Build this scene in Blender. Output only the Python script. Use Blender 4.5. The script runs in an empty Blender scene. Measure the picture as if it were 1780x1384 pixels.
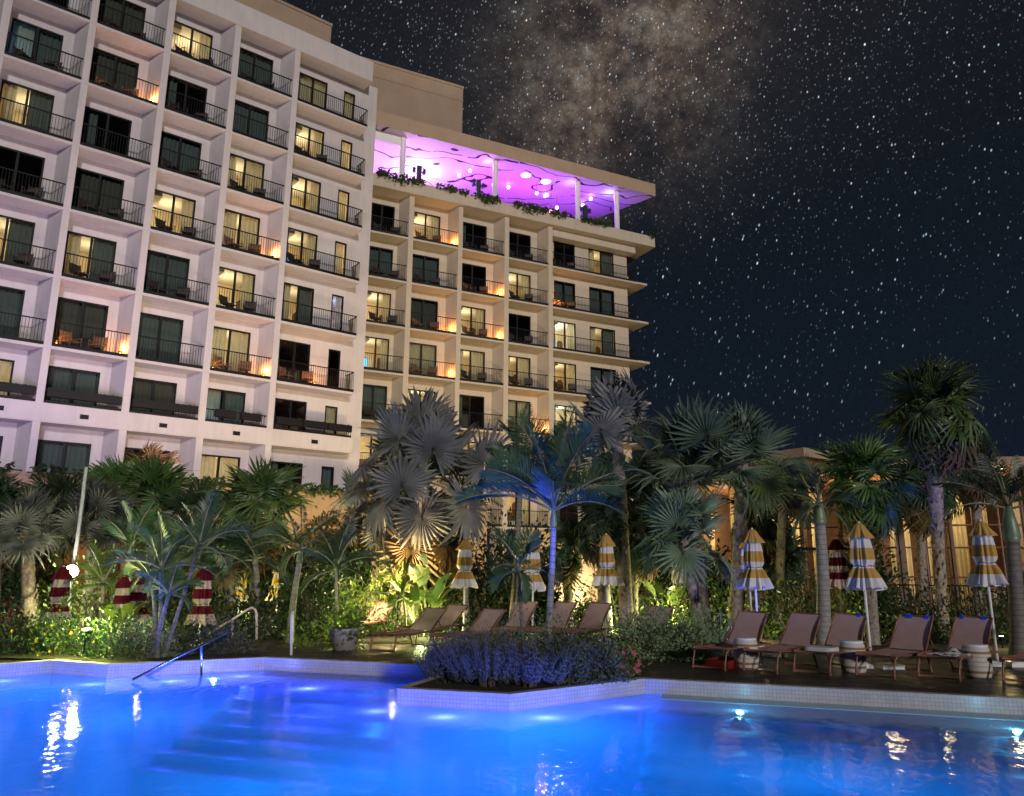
import bpy, math, random
import numpy as np
from mathutils import Vector, Matrix, geometry
R = math.radians
C = bpy.context.scene.collection
scene = bpy.context.scene

# ------------------------------------------------------------------ camera
F_PX = 1328.32
PITCH, ROLL, EYE = R(12.392), R(0.3654), 1.8
cam_d = bpy.data.cameras.new('camera')
cam_d.sensor_fit = 'HORIZONTAL'; cam_d.sensor_width = 36.0
cam_d.lens = F_PX / 1780 * 36.0
cam_d.clip_start = 0.05; cam_d.clip_end = 2000
cam = bpy.data.objects.new('camera', cam_d); C.objects.link(cam)
cam.matrix_world = Matrix.Translation((0, 0, EYE)) @ Matrix.Rotation(R(90) + PITCH, 4, 'X') @ Matrix.Rotation(ROLL, 4, 'Z')
scene.camera = cam

# ------------------------------------------------------------------ exposure
scene.view_settings.view_transform = 'Standard'
scene.view_settings.look = 'None'
scene.view_settings.exposure = 0.0
scene.view_settings.gamma = 1.0
scene.cycles.use_denoising = True
scene.cycles.max_bounces = 6
scene.cycles.diffuse_bounces = 3
scene.cycles.transparent_max_bounces = 24
scene.cycles.sample_clamp_indirect = 4.0
scene.cycles.caustics_reflective = False
scene.cycles.caustics_refractive = False

# ------------------------------------------------------------------ night sky
world = bpy.data.worlds.new('World'); scene.world = world
world.use_nodes = True
wt = world.node_tree; wt.nodes.clear()
def N(t, typ, **kw):
    n = t.nodes.new(typ)
    for k, v in kw.items():
        if k.startswith('i_'):
            key = k[2:]
            key = int(key) if key.isdigit() else key.replace('_', ' ')
            n.inputs[key].default_value = v
        else:
            setattr(n, k, v)
    return n
def L(t, a, b):
    t.links.new(a, b)
def M(t, op, a, b=None, c=None, clamp=False):
    n = t.nodes.new('ShaderNodeMath'); n.operation = op; n.use_clamp = clamp
    for i, x in enumerate((a, b, c)):
        if x is None: continue
        if isinstance(x, (int, float)): n.inputs[i].default_value = x
        else: t.links.new(x, n.inputs[i])
    return n.outputs[0]
def VM(t, op, a, b=None):
    n = t.nodes.new('ShaderNodeVectorMath'); n.operation = op
    for i, x in enumerate((a, b)):
        if x is None: continue
        if isinstance(x, (tuple, list)): n.inputs[i].default_value = x
        else: t.links.new(x, n.inputs[i])
    return n
def MIX(t, fac, a, b, mode='MIX'):
    n = t.nodes.new('ShaderNodeMix'); n.data_type = 'RGBA'; n.blend_type = mode
    for i, x in ((0, fac), (6, a), (7, b)):
        if isinstance(x, (int, float)): n.inputs[i].default_value = x
        elif isinstance(x, (tuple, list)): n.inputs[i].default_value = (*x, 1) if len(x) == 3 else x
        else: t.links.new(x, n.inputs[i])
    return n.outputs[2]
def RAMP(t, fac, stops):
    n = t.nodes.new('ShaderNodeValToRGB')
    el = n.color_ramp.elements
    while len(el) < len(stops): el.new(0.5)
    for e, (p, c) in zip(el, stops):
        e.position = p; e.color = (*c, 1) if len(c) == 3 else c
    if fac is not None: t.links.new(fac, n.inputs[0])
    return n.outputs[0]
tc = N(wt, 'ShaderNodeTexCoord')
dirv = tc.outputs['Generated']
rot = N(wt, 'ShaderNodeVectorRotate', rotation_type='AXIS_ANGLE')
rot.inputs['Axis'].default_value = (0, 1, 0); rot.inputs['Angle'].default_value = R(-17)
L(wt, dirv, rot.inputs['Vector'])
def stars(scale, rad, power, gain, off):
    sv = VM(wt, 'MULTIPLY', rot.outputs[0], (scale, scale, scale * 0.27))
    sv2 = VM(wt, 'ADD', sv.outputs[0], (off, off * 2, off * 3))
    vo = N(wt, 'ShaderNodeTexVoronoi', voronoi_dimensions='3D', feature='F1'); vo.inputs['Scale'].default_value = 1
    L(wt, sv2.outputs[0], vo.inputs['Vector'])
    sep = N(wt, 'ShaderNodeSeparateColor'); L(wt, vo.outputs['Color'], sep.inputs[0])
    core = M(wt, 'SUBTRACT', 1.0, M(wt, 'DIVIDE', vo.outputs['Distance'], rad), clamp=True)
    core = M(wt, 'POWER', core, 1.3)
    br = M(wt, 'MULTIPLY', M(wt, 'POWER', sep.outputs[0], power), gain)
    hue = MIX(wt, sep.outputs[1], (0.38, 0.72, 1.0), (1.0, 0.84, 0.74))
    return MIX(wt, 1.0, (0, 0, 0), MIX(wt, 1.0, hue, M(wt, 'MULTIPLY', core, br), 'MULTIPLY'), 'ADD')
s1 = stars(185, 0.20, 4.5, 1.9, 0.3)
s2 = stars(88, 0.11, 4.0, 2.6, 5.1)
s3 = stars(260, 0.21, 2.2, 0.42, 9.7)
s4 = stars(280, 0.26, 1.4, 0.9, 14.2)
sep = N(wt, 'ShaderNodeSeparateXYZ'); L(wt, dirv, sep.inputs[0])
base = RAMP(wt, sep.outputs[2], [(0.0, (0.0075, 0.0115, 0.021)), (0.25, (0.0058, 0.0098, 0.0165)), (0.55, (0.006, 0.0088, 0.0128)), (1.0, (0.006, 0.007, 0.01))])
def ray(px, py):
    X, Y = px - 890, py - 692
    c, s = math.cos(ROLL), math.sin(ROLL)
    a, b = c * X + s * Y, -s * X + c * Y
    c, s = math.cos(PITCH), math.sin(PITCH)
    return Vector((a, F_PX * c + b * s, F_PX * s - b * c)) / F_PX
def at(px, py, Y):
    r = ray(px, py)
    return r * (Y / r.y) + Vector((0, 0, EYE))
def ground(px, Y, z=0.0):
    r = ray(px, 1100)
    return Vector((r.x * Y / r.y, Y, z))
mw_n = ray(1095, 0).normalized().cross(ray(965, 420).normalized()).normalized()
dist = VM(wt, 'DOT_PRODUCT', dirv, tuple(mw_n)).outputs['Value']
nz = N(wt, 'ShaderNodeTexNoise', noise_dimensions='3D'); L(wt, dirv, nz.inputs['Vector'])
nz.inputs['Scale'].default_value = 5.5; nz.inputs['Detail'].default_value = 9; nz.inputs['Roughness'].default_value = 0.66
nz2 = N(wt, 'ShaderNodeTexNoise', noise_dimensions='3D'); L(wt, dirv, nz2.inputs['Vector'])
nz2.inputs['Scale'].default_value = 16; nz2.inputs['Detail'].default_value = 12; nz2.inputs['Roughness'].default_value = 0.82
nz3 = N(wt, 'ShaderNodeTexNoise', noise_dimensions='3D'); L(wt, dirv, nz3.inputs['Vector'])
nz3.inputs['Scale'].default_value = 230; nz3.inputs['Detail'].default_value = 2
dw = M(wt, 'ADD', dist, M(wt, 'MULTIPLY', M(wt, 'SUBTRACT', nz.outputs[0], 0.5), 0.16))
g = M(wt, 'DIVIDE', dw, 0.11)
band = M(wt, 'EXPONENT', M(wt, 'MULTIPLY', M(wt, 'MULTIPLY', g, g), -1.0))
gw = M(wt, 'DIVIDE', dw, 0.30)
halo = M(wt, 'EXPONENT', M(wt, 'MULTIPLY', M(wt, 'MULTIPLY', gw, gw), -1.0))
fade = N(wt, 'ShaderNodeMapRange', interpolation_type='SMOOTHSTEP'); L(wt, sep.outputs[2], fade.inputs[0])
fade.inputs[1].default_value = 0.34; fade.inputs[2].default_value = 0.60
cloud = N(wt, 'ShaderNodeMapRange', interpolation_type='SMOOTHSTEP'); L(wt, nz2.outputs[0], cloud.inputs[0])
cloud.inputs[1].default_value = 0.33; cloud.inputs[2].default_value = 0.72
lane = N(wt, 'ShaderNodeMapRange', interpolation_type='SMOOTHSTEP'); L(wt, nz.outputs[0], lane.inputs[0])
lane.inputs[1].default_value = 0.40; lane.inputs[2].default_value = 0.58
mwI = M(wt, 'MULTIPLY', M(wt, 'MULTIPLY', band, fade.outputs[0]), M(wt, 'MULTIPLY', M(wt, 'ADD', lane.outputs[0], 0.08), M(wt, 'ADD', cloud.outputs[0], 0.25)))
mwC = MIX(wt, cloud.outputs[0], (0.125, 0.068, 0.036), (0.135, 0.122, 0.10))
nz4 = N(wt, 'ShaderNodeTexNoise', noise_dimensions='3D'); L(wt, dirv, nz4.inputs['Vector'])
nz4.inputs['Scale'].default_value = 75; nz4.inputs['Detail'].default_value = 5; nz4.inputs['Roughness'].default_value = 0.75
mw = MIX(wt, 1.0, mwC, M(wt, 'MULTIPLY', mwI, M(wt, 'MULTIPLY', M(wt, 'SUBTRACT', nz4.outputs[0], 0.22, clamp=True), 4.0)), 'MULTIPLY')
hl = MIX(wt, 1.0, MIX(wt, nz.outputs[0], (0.028, 0.012, 0.008), (0.006, 0.014, 0.020)), M(wt, 'MULTIPLY', M(wt, 'MULTIPLY', halo, fade.outputs[0]), M(wt, 'ADD', nz2.outputs[0], 0.1)), 'MULTIPLY')
grain = MIX(wt, 1.0, base, M(wt, 'ADD', M(wt, 'MULTIPLY', nz3.outputs[0], 0.5), 0.75), 'MULTIPLY')
tot = grain
s4 = MIX(wt, 1.0, s4, M(wt, 'MULTIPLY', halo, fade.outputs[0]), 'MULTIPLY')
low = N(wt, 'ShaderNodeMapRange', interpolation_type='SMOOTHSTEP'); L(wt, sep.outputs[2], low.inputs[0])
low.inputs[1].default_value = 0.08; low.inputs[2].default_value = 0.50; low.inputs[3].default_value = 0.45
s1, s2, s3 = [MIX(wt, 1.0, s_, low.outputs[0], 'MULTIPLY') for s_ in (s1, s2, s3)]
for x in (mw, hl, s1, s2, s3, s4):
    tot = MIX(wt, 1.0, tot, x, 'ADD')
bg = N(wt, 'ShaderNodeBackground'); L(wt, tot, bg.inputs[0]); bg.inputs[1].default_value = 1.0
wo = N(wt, 'ShaderNodeOutputWorld'); L(wt, bg.outputs[0], wo.inputs[0])

# ------------------------------------------------------------------ moonlight / resort floodlight from behind the pool
sun_d = bpy.data.lights.new('sun', 'SUN'); sun_d.energy = 1.55; sun_d.angle = R(4); sun_d.color = (1.0, 0.92, 0.885)
sun = bpy.data.objects.new('sun', sun_d); C.objects.link(sun)
SUN_FROM = Vector((0.36, -0.91, 0.20)).normalized()
sun.rotation_euler = SUN_FROM.to_track_quat('Z', 'Y').to_euler()
sun.location = (10, -20, 10)

def lamp(name, kind, loc, energy, col, aim=None, size=0.1, spread=None, spot=None, blend=0.5, parent=None):
    d = bpy.data.lights.new(name, kind); d.energy = energy; d.color = col
    if kind == 'AREA':
        d.size = size
        if spread: d.spread = R(spread)
    else:
        d.shadow_soft_size = size
    if kind == 'SPOT':
        d.spot_size = R(spot or 80); d.spot_blend = blend
    o = bpy.data.objects.new(name, d); C.objects.link(o); o.location = loc
    if aim is not None:
        o.rotation_euler = (Vector(loc) - Vector(aim)).to_track_quat('Z', 'Y').to_euler()
    return o
# garden floodlights that wash the two hotel wings from below
lamp('garden_flood', 'AREA', (-9.0, 24.5, 5.2), 720, (1.0, 0.72, 0.62), aim=(-16, 33, 17), size=2.0, spread=150)
lamp('garden_flood', 'AREA', (-2.0, 27.5, 0.5), 1050, (1.0, 0.72, 0.40), aim=(-6, 41, 15), size=2.0, spread=150)
lamp('garden_flood', 'AREA', (5.0, 33.0, 0.5), 1550, (1.0, 0.70, 0.34), aim=(0, 50, 14), size=2.0, spread=150)
lamp('garden_flood', 'AREA', (-16.5, 24.0, 5.2), 330, (0.62, 0.45, 1.0), aim=(-20, 31, 17), size=2.0, spread=150)

# ------------------------------------------------------------------ helpers
class MB:
    def __init__(s): s.v = []; s.f = []; s.m = []; s.uv = {}
    def add(s, verts, faces, mi=0):
        o = len(s.v); s.v.extend([tuple(p) for p in verts])
        for f in faces: s.f.append(tuple(i + o for i in f)); s.m.append(mi)
        return o
    def quad(s, a, b, c, d, mi=0, uv=None):
        s.add([a, b, c, d], [(0, 1, 2, 3)], mi)
        if uv: s.uv[len(s.f) - 1] = uv
    def box(s, x0, x1, y0, y1, z0, z1, mi=0):
        s.add([(x0, y0, z0), (x1, y0, z0), (x1, y1, z0), (x0, y1, z0), (x0, y0, z1), (x1, y0, z1), (x1, y1, z1), (x0, y1, z1)],
              [(3, 2, 1, 0), (4, 5, 6, 7), (0, 1, 5, 4), (1, 2, 6, 5), (2, 3, 7, 6), (3, 0, 4, 7)], mi)
    def prism(s, poly, z0, z1, mi=0):
        n = len(poly)
        o = s.add([(x, y, z0) for x, y in poly] + [(x, y, z1) for x, y in poly], [(i, (i + 1) % n, n + (i + 1) % n, n + i) for i in range(n)], mi)
        s.f.append(tuple(o + i for i in reversed(range(n)))); s.m.append(mi)
        s.f.append(tuple(o + n + i for i in range(n))); s.m.append(mi)
    def sheet(s, loops, z, mi=0):
        pts = [p for l in loops for p in l]
        tr = geometry.tessellate_polygon([[Vector((x, y, 0)) for x, y in l] for l in loops])
        o = len(s.v); s.v.extend([(x, y, z) for x, y in pts])
        for t in tr:
            a, b, c = (Vector(pts[i]).to_3d() for i in t)
            t = t if (b - a).cross(c - a).z > 0 else t[::-1]
            s.f.append(tuple(o + i for i in t)); s.m.append(mi)
    def tube(s, pts, rad, n=8, mi=0, cap=True):
        pts = [Vector(p) for p in pts]
        rad = rad if isinstance(rad, (list, tuple)) else [rad] * len(pts)
        o = len(s.v); up = Vector((0.31, 0.2, 0.93)).normalized()
        for i, p in enumerate(pts):
            t = (pts[min(i + 1, len(pts) - 1)] - pts[max(i - 1, 0)]).normalized()
            a = t.cross(up)
            if a.length < 1e-3: a = t.cross(Vector((1, 0, 0)))
            a.normalize(); b = t.cross(a)
            for k in range(n):
                th = 2 * math.pi * k / n
                s.v.append(tuple(p + (a * math.cos(th) + b * math.sin(th)) * rad[i]))
        for i in range(len(pts) - 1):
            for k in range(n):
                q = (k + 1) % n
                s.f.append((o + i * n + k, o + i * n + q, o + (i + 1) * n + q, o + (i + 1) * n + k)); s.m.append(mi)
        if cap:
            s.f.append(tuple(o + k for k in range(n))); s.m.append(mi)
            e = o + (len(pts) - 1) * n
            s.f.append(tuple(e + n - 1 - k for k in range(n))); s.m.append(mi)
    def lathe(s, prof, n=24, c=(0, 0, 0), mats=None, wob=None):
        o = len(s.v)
        for i, (r, z) in enumerate(prof):
            for k in range(n):
                th = 2 * math.pi * k / n
                rr = r * (1 + (wob(i, th) if wob else 0))
                s.v.append((c[0] + rr * math.cos(th), c[1] + rr * math.sin(th), c[2] + z))
        for i in range(len(prof) - 1):
            for k in range(n):
                q = (k + 1) % n
                s.f.append((o + i * n + k, o + i * n + q, o + (i + 1) * n + q, o + (i + 1) * n + k))
                s.m.append(mats[i] if mats else 0)
    def arr(s, V, Fc, mi=0):
        o = len(s.v); s.v.extend(map(tuple, V.tolist()))
        s.f.extend([tuple(int(i) + o for i in f) for f in Fc]); s.m.extend([mi] * len(Fc))
    def build(s, name, mats, parent=None, smooth=False, loc=None):
        me = bpy.data.meshes.new(name); me.from_pydata(s.v, [], s.f)
        mats = mats if isinstance(mats, (list, tuple)) else [mats]
        for m in mats: me.materials.append(m)
        if len(mats) > 1: me.polygons.foreach_set('material_index', s.m)
        if smooth: me.polygons.foreach_set('use_smooth', [True] * len(s.f))
        if s.uv:
            ul = me.uv_layers.new(name='UVMap')
            for fi, uvs in s.uv.items():
                for li, uv in zip(me.polygons[fi].loop_indices, uvs): ul.data[li].uv = uv
        me.update()
        o = bpy.data.objects.new(name, me); C.objects.link(o)
        if parent: o.parent = parent
        if loc is not None: o.location = loc
        return o
def tag(o, label=None, cat=None, group=None, kind=None):
    if label: o['label'] = label
    if cat: o['category'] = cat
    if group: o['group'] = group
    if kind: o['kind'] = kind
    return o
def empty(name, loc=(0, 0, 0), rz=0.0):
    o = bpy.data.objects.new(name, None); C.objects.link(o)
    o.location = loc; o.rotation_euler = (0, 0, rz); o.empty_display_size = 0.2
    return o
KIDS = {}
def copy_tree(o, loc=None, rz=None):
    c = o.copy(); C.objects.link(c)
    if loc is not None: c.location = loc
    if rz is not None: c.rotation_euler = (0, 0, rz)
    for ch in list(o.children):
        d = ch.copy(); C.objects.link(d); d.parent = c
        for g in list(ch.children):
            e = g.copy(); C.objects.link(e); e.parent = d
    return c

# ------------------------------------------------------------------ materials
def newmat(name):
    m = bpy.data.materials.new(name); m.use_nodes = True
    t = m.node_tree; t.nodes.clear()
    out = N(t, 'ShaderNodeOutputMaterial')
    return m, t, out
def pmat(name, col, rough=0.6, var=0.12, scale=6.0, bump=0.0, bscale=40.0, metal=0.0, spec=0.5, col2=None):
    m, t, out = newmat(name)
    b = N(t, 'ShaderNodeBsdfPrincipled'); L(t, b.outputs[0], out.inputs[0])
    b.inputs['Roughness'].default_value = rough; b.inputs['Metallic'].default_value = metal
    b.inputs['Specular IOR Level'].default_value = spec
    co = N(t, 'ShaderNodeTexCoord').outputs['Object']
    nz = N(t, 'ShaderNodeTexNoise'); nz.inputs['Scale'].default_value = scale; nz.inputs['Detail'].default_value = 6
    L(t, co, nz.inputs['Vector'])
    lo = tuple(max(0, c * (1 - var)) for c in col); hi = tuple(min(1, c * (1 + var)) for c in (col2 or col))
    c = RAMP(t, nz.outputs[0], [(0.3, lo), (0.7, hi)])
    L(t, c, b.inputs['Base Color'])
    if bump:
        n2 = N(t, 'ShaderNodeTexNoise'); n2.inputs['Scale'].default_value = bscale; n2.inputs['Detail'].default_value = 4
        L(t, co, n2.inputs['Vector'])
        bp = N(t, 'ShaderNodeBump'); bp.inputs['Strength'].default_value = bump; bp.inputs['Distance'].default_value = 0.02
        L(t, n2.outputs[0], bp.inputs['Height']); L(t, bp.outputs[0], b.inputs['Normal'])
    return m
def emat(name, col, strength):
    m, t, out = newmat(name)
    e = N(t, 'ShaderNodeEmission'); e.inputs[0].default_value = (*col, 1); e.inputs[1].default_value = strength
    L(t, e.outputs[0], out.inputs[0]); return m
def leafmat(name, col, col2, rough=0.45, trans=0.3, tip=None):
    m, t, out = newmat(name)
    oi = N(t, 'ShaderNodeObjectInfo')
    co = N(t, 'ShaderNodeTexCoord').outputs['Object']
    nz = N(t, 'ShaderNodeTexNoise'); nz.inputs['Scale'].default_value = 2.6; nz.inputs['Detail'].default_value = 5
    L(t, co, nz.inputs['Vector'])
    c = RAMP(t, nz.outputs[0], [(0.32, col), (0.62, col2), (0.68, col2), (0.74, (col2[0] * 1.1 + 0.03, col2[1] * 0.85, col2[2] * 0.5))])
    hs = N(t, 'ShaderNodeHueSaturation'); L(t, c, hs.inputs['Color'])
    L(t, M(t, 'ADD', M(t, 'MULTIPLY', oi.outputs['Random'], 0.03), 0.485), hs.inputs['Hue'])
    L(t, M(t, 'ADD', M(t, 'MULTIPLY', oi.outputs['Random'], 0.5), 0.75), hs.inputs['Value'])
    b = N(t, 'ShaderNodeBsdfPrincipled'); b.inputs['Roughness'].default_value = rough
    L(t, hs.outputs[0], b.inputs['Base Color'])
    tr = N(t, 'ShaderNodeBsdfTranslucent'); L(t, hs.outputs[0], tr.inputs[0])
    mx = N(t, 'ShaderNodeMixShader'); mx.inputs[0].default_value = trans
    L(t, b.outputs[0], mx.inputs[1]); L(t, tr.outputs[0], mx.inputs[2]); L(t, mx.outputs[0], out.inputs[0])
    return m
def stucco(name, col):
    m, t, out = newmat(name)
    b = N(t, 'ShaderNodeBsdfPrincipled'); L(t, b.outputs[0], out.inputs[0]); b.inputs['Roughness'].default_value = 0.85
    co = N(t, 'ShaderNodeTexCoord').outputs['Object']
    nz = N(t, 'ShaderNodeTexNoise'); nz.inputs['Scale'].default_value = 0.9; nz.inputs['Detail'].default_value = 8; L(t, co, nz.inputs['Vector'])
    st = N(t, 'ShaderNodeMapping'); st.inputs['Scale'].default_value = (5, 5, 0.35); L(t, co, st.inputs['Vector'])
    n2 = N(t, 'ShaderNodeTexNoise'); n2.inputs['Scale'].default_value = 1; n2.inputs['Detail'].default_value = 5; L(t, st.outputs[0], n2.inputs['Vector'])
    c = RAMP(t, nz.outputs[0], [(0.25, tuple(x * 0.88 for x in col)), (0.7, col)])
    c2 = RAMP(t, n2.outputs[0], [(0.30, (0.93, 0.92, 0.90)), (0.56, (1, 1, 1))])
    # scored plaster joints
    sx = N(t, 'ShaderNodeSeparateXYZ'); L(t, co, sx.inputs[0])
    fr = M(t, 'FRACT', M(t, 'DIVIDE', M(t, 'ADD', sx.outputs[2], 0.33), 1.55))
    jt = M(t, 'LESS_THAN', fr, 0.012)
    c = MIX(t, 1.0, c, c2, 'MULTIPLY')
    c = MIX(t, M(t, 'MULTIPLY', jt, 0.28), c, tuple(x * 0.4 for x in col))
    L(t, c, b.inputs['Base Color'])
    n3 = N(t, 'ShaderNodeTexNoise'); n3.inputs['Scale'].default_value = 25; n3.inputs['Detail'].default_value = 4; L(t, co, n3.inputs['Vector'])
    bp = N(t, 'ShaderNodeBump'); bp.inputs['Strength'].default_value = 0.15; L(t, n3.outputs[0], bp.inputs['Height']); L(t, bp.outputs[0], b.inputs['Normal'])
    return m
MAT = {}
MAT['white_wall'] = stucco('white_stucco', (0.53, 0.505, 0.51))
MAT['warm_lit_wall'] = stucco('warm_lit_stucco', (0.51, 0.455, 0.37))  # same plaster as the near wing, with warmer light put into its colour
MAT['tan_wall'] = stucco('tan_stucco', (0.42, 0.31, 0.22))
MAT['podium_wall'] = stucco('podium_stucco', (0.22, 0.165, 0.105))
MAT['black'] = pmat('black_metal', (0.004, 0.004, 0.005), 0.55, spec=0.25)
MAT['dark_wood'] = pmat('dark_wood', (0.05, 0.035, 0.028), 0.6, 0.3, 14)
MAT['candlelit_wood'] = pmat('candlelit_wood', (0.16, 0.10, 0.06), 0.7, 0.3, 30)  # lighter copy of the chair wood, candle glow painted into the colour
MAT['steel'] = pmat('steel', (0.62, 0.62, 0.64), 0.22, 0.05, metal=1.0)
MAT['white_paint'] = pmat('white_paint', (0.75, 0.75, 0.76), 0.4, 0.05)
MAT['bronze'] = pmat('bronze_paint', (0.20, 0.085, 0.06), 0.4, 0.15)
MAT['soil'] = pmat('soil', (0.022, 0.016, 0.012), 0.95, 0.5, 12, 0.8, 30)
MAT['room'] = pmat('room_paint', (0.72, 0.60, 0.42), 0.8, 0.06, 2)
MAT['room_white'] = pmat('room_white_paint', (0.78, 0.74, 0.68), 0.8, 0.04, 2)
MAT['dark_interior'] = pmat('furniture_and_unlit_room', (0.13, 0.07, 0.045), 0.5, 0.2)
def glass(name, tint, refl=1.0):
    m, t, out = newmat(name)
    tr = N(t, 'ShaderNodeBsdfTransparent'); tr.inputs[0].default_value = (*tint, 1)
    gl = N(t, 'ShaderNodeBsdfGlossy'); gl.inputs['Roughness'].default_value = 0.02
    fr = N(t, 'ShaderNodeFresnel'); fr.inputs[0].default_value = 1.5
    mx = N(t, 'ShaderNodeMixShader'); L(t, M(t, 'MULTIPLY', fr.outputs[0], refl), mx.inputs[0])
    L(t, tr.outputs[0], mx.inputs[1]); L(t, gl.outputs[0], mx.inputs[2]); L(t, mx.outputs[0], out.inputs[0])
    return m
MAT['glass'] = glass('window_glass', (0.72, 0.82, 0.80))
MAT['clear'] = glass('clear_glass', (0.95, 0.95, 0.93))
def cloth(name, col, trans=0.45, folds=0.0):
    m, t, out = newmat(name)
    d = N(t, 'ShaderNodeBsdfDiffuse'); tr = N(t, 'ShaderNodeBsdfTranslucent')
    co = N(t, 'ShaderNodeTexCoord').outputs['Object']
    nz = N(t, 'ShaderNodeTexNoise'); nz.inputs['Scale'].default_value = 5; L(t, co, nz.inputs['Vector'])
    c = RAMP(t, nz.outputs[0], [(0.3, tuple(x * 0.88 for x in col)), (0.7, col)])
    L(t, c, d.inputs[0]); L(t, c, tr.inputs[0])
    mx = N(t, 'ShaderNodeMixShader'); mx.inputs[0].default_value = trans
    L(t, d.outputs[0], mx.inputs[1]); L(t, tr.outputs[0], mx.inputs[2]); L(t, mx.outputs[0], out.inputs[0])
    return m
MAT['curtain'] = cloth('room_curtain', (0.70, 0.62, 0.46), 0.5)
MAT['curtain_green'] = cloth('shut_curtain', (0.15, 0.165, 0.155), 0.15)
MAT['curtain_brown'] = cloth('brown_curtain', (0.13, 0.115, 0.095), 0.15)
# ------------------------------------------------------------------ the hotel
YL, DL = R(52.269), 36.12
YR, DR = R(64.2996), 45.28
def wing_root(name, yaw, D, label):
    o = empty(name, (-math.cos(yaw) * D, math.sin(yaw) * D, 0), R(90) - yaw)
    return tag(o, label, 'hotel building')
def wpt(yaw, D, u, v, z):      # a wing's own coordinates -> world
    return Vector((math.sin(yaw) * u - math.cos(yaw) * (D + v), math.cos(yaw) * u + math.sin(yaw) * (D + v), z))
MESH = {}
def shared(key, name, parent, loc, maker, mats, smooth=False):
    if key in MESH:
        o = bpy.data.objects.new(name, MESH[key]); C.objects.link(o); o.parent = parent; o.location = loc
        return o
    mb = MB(); maker(mb)
    o = mb.build(name, mats, parent, smooth, loc); MESH[key] = o.data
    return o
WARM = (1.0, 0.70, 0.38)
def window(root, yaw, D, u, z, w, h, state, V=1.0):
    """a glazed balcony door: frame > pane, curtain, room behind"""
    st = state.split('+')[0]
    def frame(mb):
        t = 0.075
        mb.box(0, w, 0.02, 0.11, h - t, h); mb.box(0, w, 0.02, 0.11, 0, 0.05)
        mb.box(0, t, 0.022, 0.112, 0.05, h - t); mb.box(w - t, w, 0.022, 0.112, 0.05, h - t)
        if w > 1.0: mb.box(w / 2 - 0.05, w / 2 + 0.05, 0.018, 0.114, 0.05, h - t)
    fr = shared(('f', round(w, 2), round(h, 2)), 'balcony_door', root, (u, V, z), frame, MAT['black'])
    shared(('p', round(w, 2), round(h, 2)), 'pane', fr, (0, 0.065, 0), lambda mb: mb.quad((0.05, 0, 0.04), (w - 0.05, 0, 0.04), (w - 0.05, 0, h - 0.05), (0.05, 0, h - 0.05)), MAT['glass'])
    lit = st in ('lit', 'litc', 'half', 'tv', 'dim', 'bright')
    def room(mb):
        a, b, d, t = -0.35, w + 0.7, 3.0, h + 0.22
        y0 = 0.13
        mb.quad((a, y0, 0), (b, y0, 0), (b, d, 0), (a, d, 0), 1)
        mb.quad((a, y0, t), (a, d, t), (b, d, t), (b, y0, t), 2)
        mb.quad((a, d, 0), (b, d, 0), (b, d, t), (a, d, t), 0)
        mb.quad((a, y0, 0), (a, d, 0), (a, d, t), (a, y0, t), 0)
        mb.quad((b, y0, 0), (b, y0, t), (b, d, t), (b, d, 0), 0)
        if w > 1.0:   # dropped ceiling beam, bed and an arched doorway on the back wall
            mb.box(a + 0.01, a + 0.9, y0 + 0.3, d - 0.01, t - 0.32, t - 0.01, 2)
            mb.box(w * 0.3, w * 0.3 + 1.5, d - 1.9, d - 0.02, 0.01, 0.5, 2); mb.box(w * 0.3 - 0.1, w * 0.3 + 1.6, d - 0.08, d - 0.012, 0.5, 1.2, 1)
            pts = [(w + 0.05, 0.02)] + [(w + 0.05 + 0.27 - 0.27 * math.cos(k * math.pi / 8), 1.7 + 0.27 * math.sin(k * math.pi / 8)) for k in range(9)] + [(w + 0.59, 0.02)]
            mb.add([(x, d - 0.01, zz) for x, zz in pts], [tuple(range(len(pts)))], 1)
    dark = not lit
    shared(('r', round(w, 2), dark), 'room_interior', fr, (0, 0, 0), room, [MAT['dark_interior'] if dark else MAT['room'], MAT['dark_interior'], MAT['dark_interior'] if dark else MAT['room_white']])  # unlit rooms get dark walls and ceiling, painted in place of shade
    def curtain(c0, c1, mat, y=0.30):
        def mk(mb):
            n = max(6, int((c1 - c0) * w / 0.045)); P = []
            rr = random.Random(int(c0 * 100) + int(w * 10))
            for k in range(n + 1):
                x = (c0 + (c1 - c0) * k / n) * w; yy = y + 0.035 * math.sin(k * 1.35) + rr.uniform(-0.012, 0.012)
                P.append((x, yy))
            mb.add([(x, yy, 0.02) for x, yy in P] + [(x, yy, h + 0.1) for x, yy in P], [(k, k + 1, n + 2 + k, n + 1 + k) for k in range(n)])
        shared(('c', round(w, 2), round(c0, 2), round(c1, 2), mat), 'curtain', fr, (0, 0, 0), mk, MAT[mat], True)
    e = {'lit': 55, 'litc': 60, 'half': 42, 'tv': 45, 'dim': 15, 'bright': 110}.get(st, 0)
    side = (int(u * 7 + z) % 2)
    if st == 'curt': curtain(0, 1, 'curtain_green')
    elif st == 'brown': curtain(0, 1, 'curtain_brown')
    elif st == 'blue': curtain(0.0, 0.45, 'curtain'); curtain(0.5, 1, 'curtain_green')
    elif st in ('lit', 'tv', 'bright'):
        curtain(0.72, 1.0, 'curtain') if w > 1 else curtain(0.0, 0.9, 'curtain')
    elif st == 'litc': curtain(0, 0.46, 'curtain'); curtain(0.52, 1.0, 'curtain')
    elif st == 'dim': curtain(0, 1, 'curtain')
    elif st == 'half': curtain(0.0, 0.3, 'curtain'); curtain(0.55, 1.0, 'curtain_green' if side else 'curtain')
    elif st == 'dark' and side: curtain(0.0, 0.3, 'curtain_green')
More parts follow.
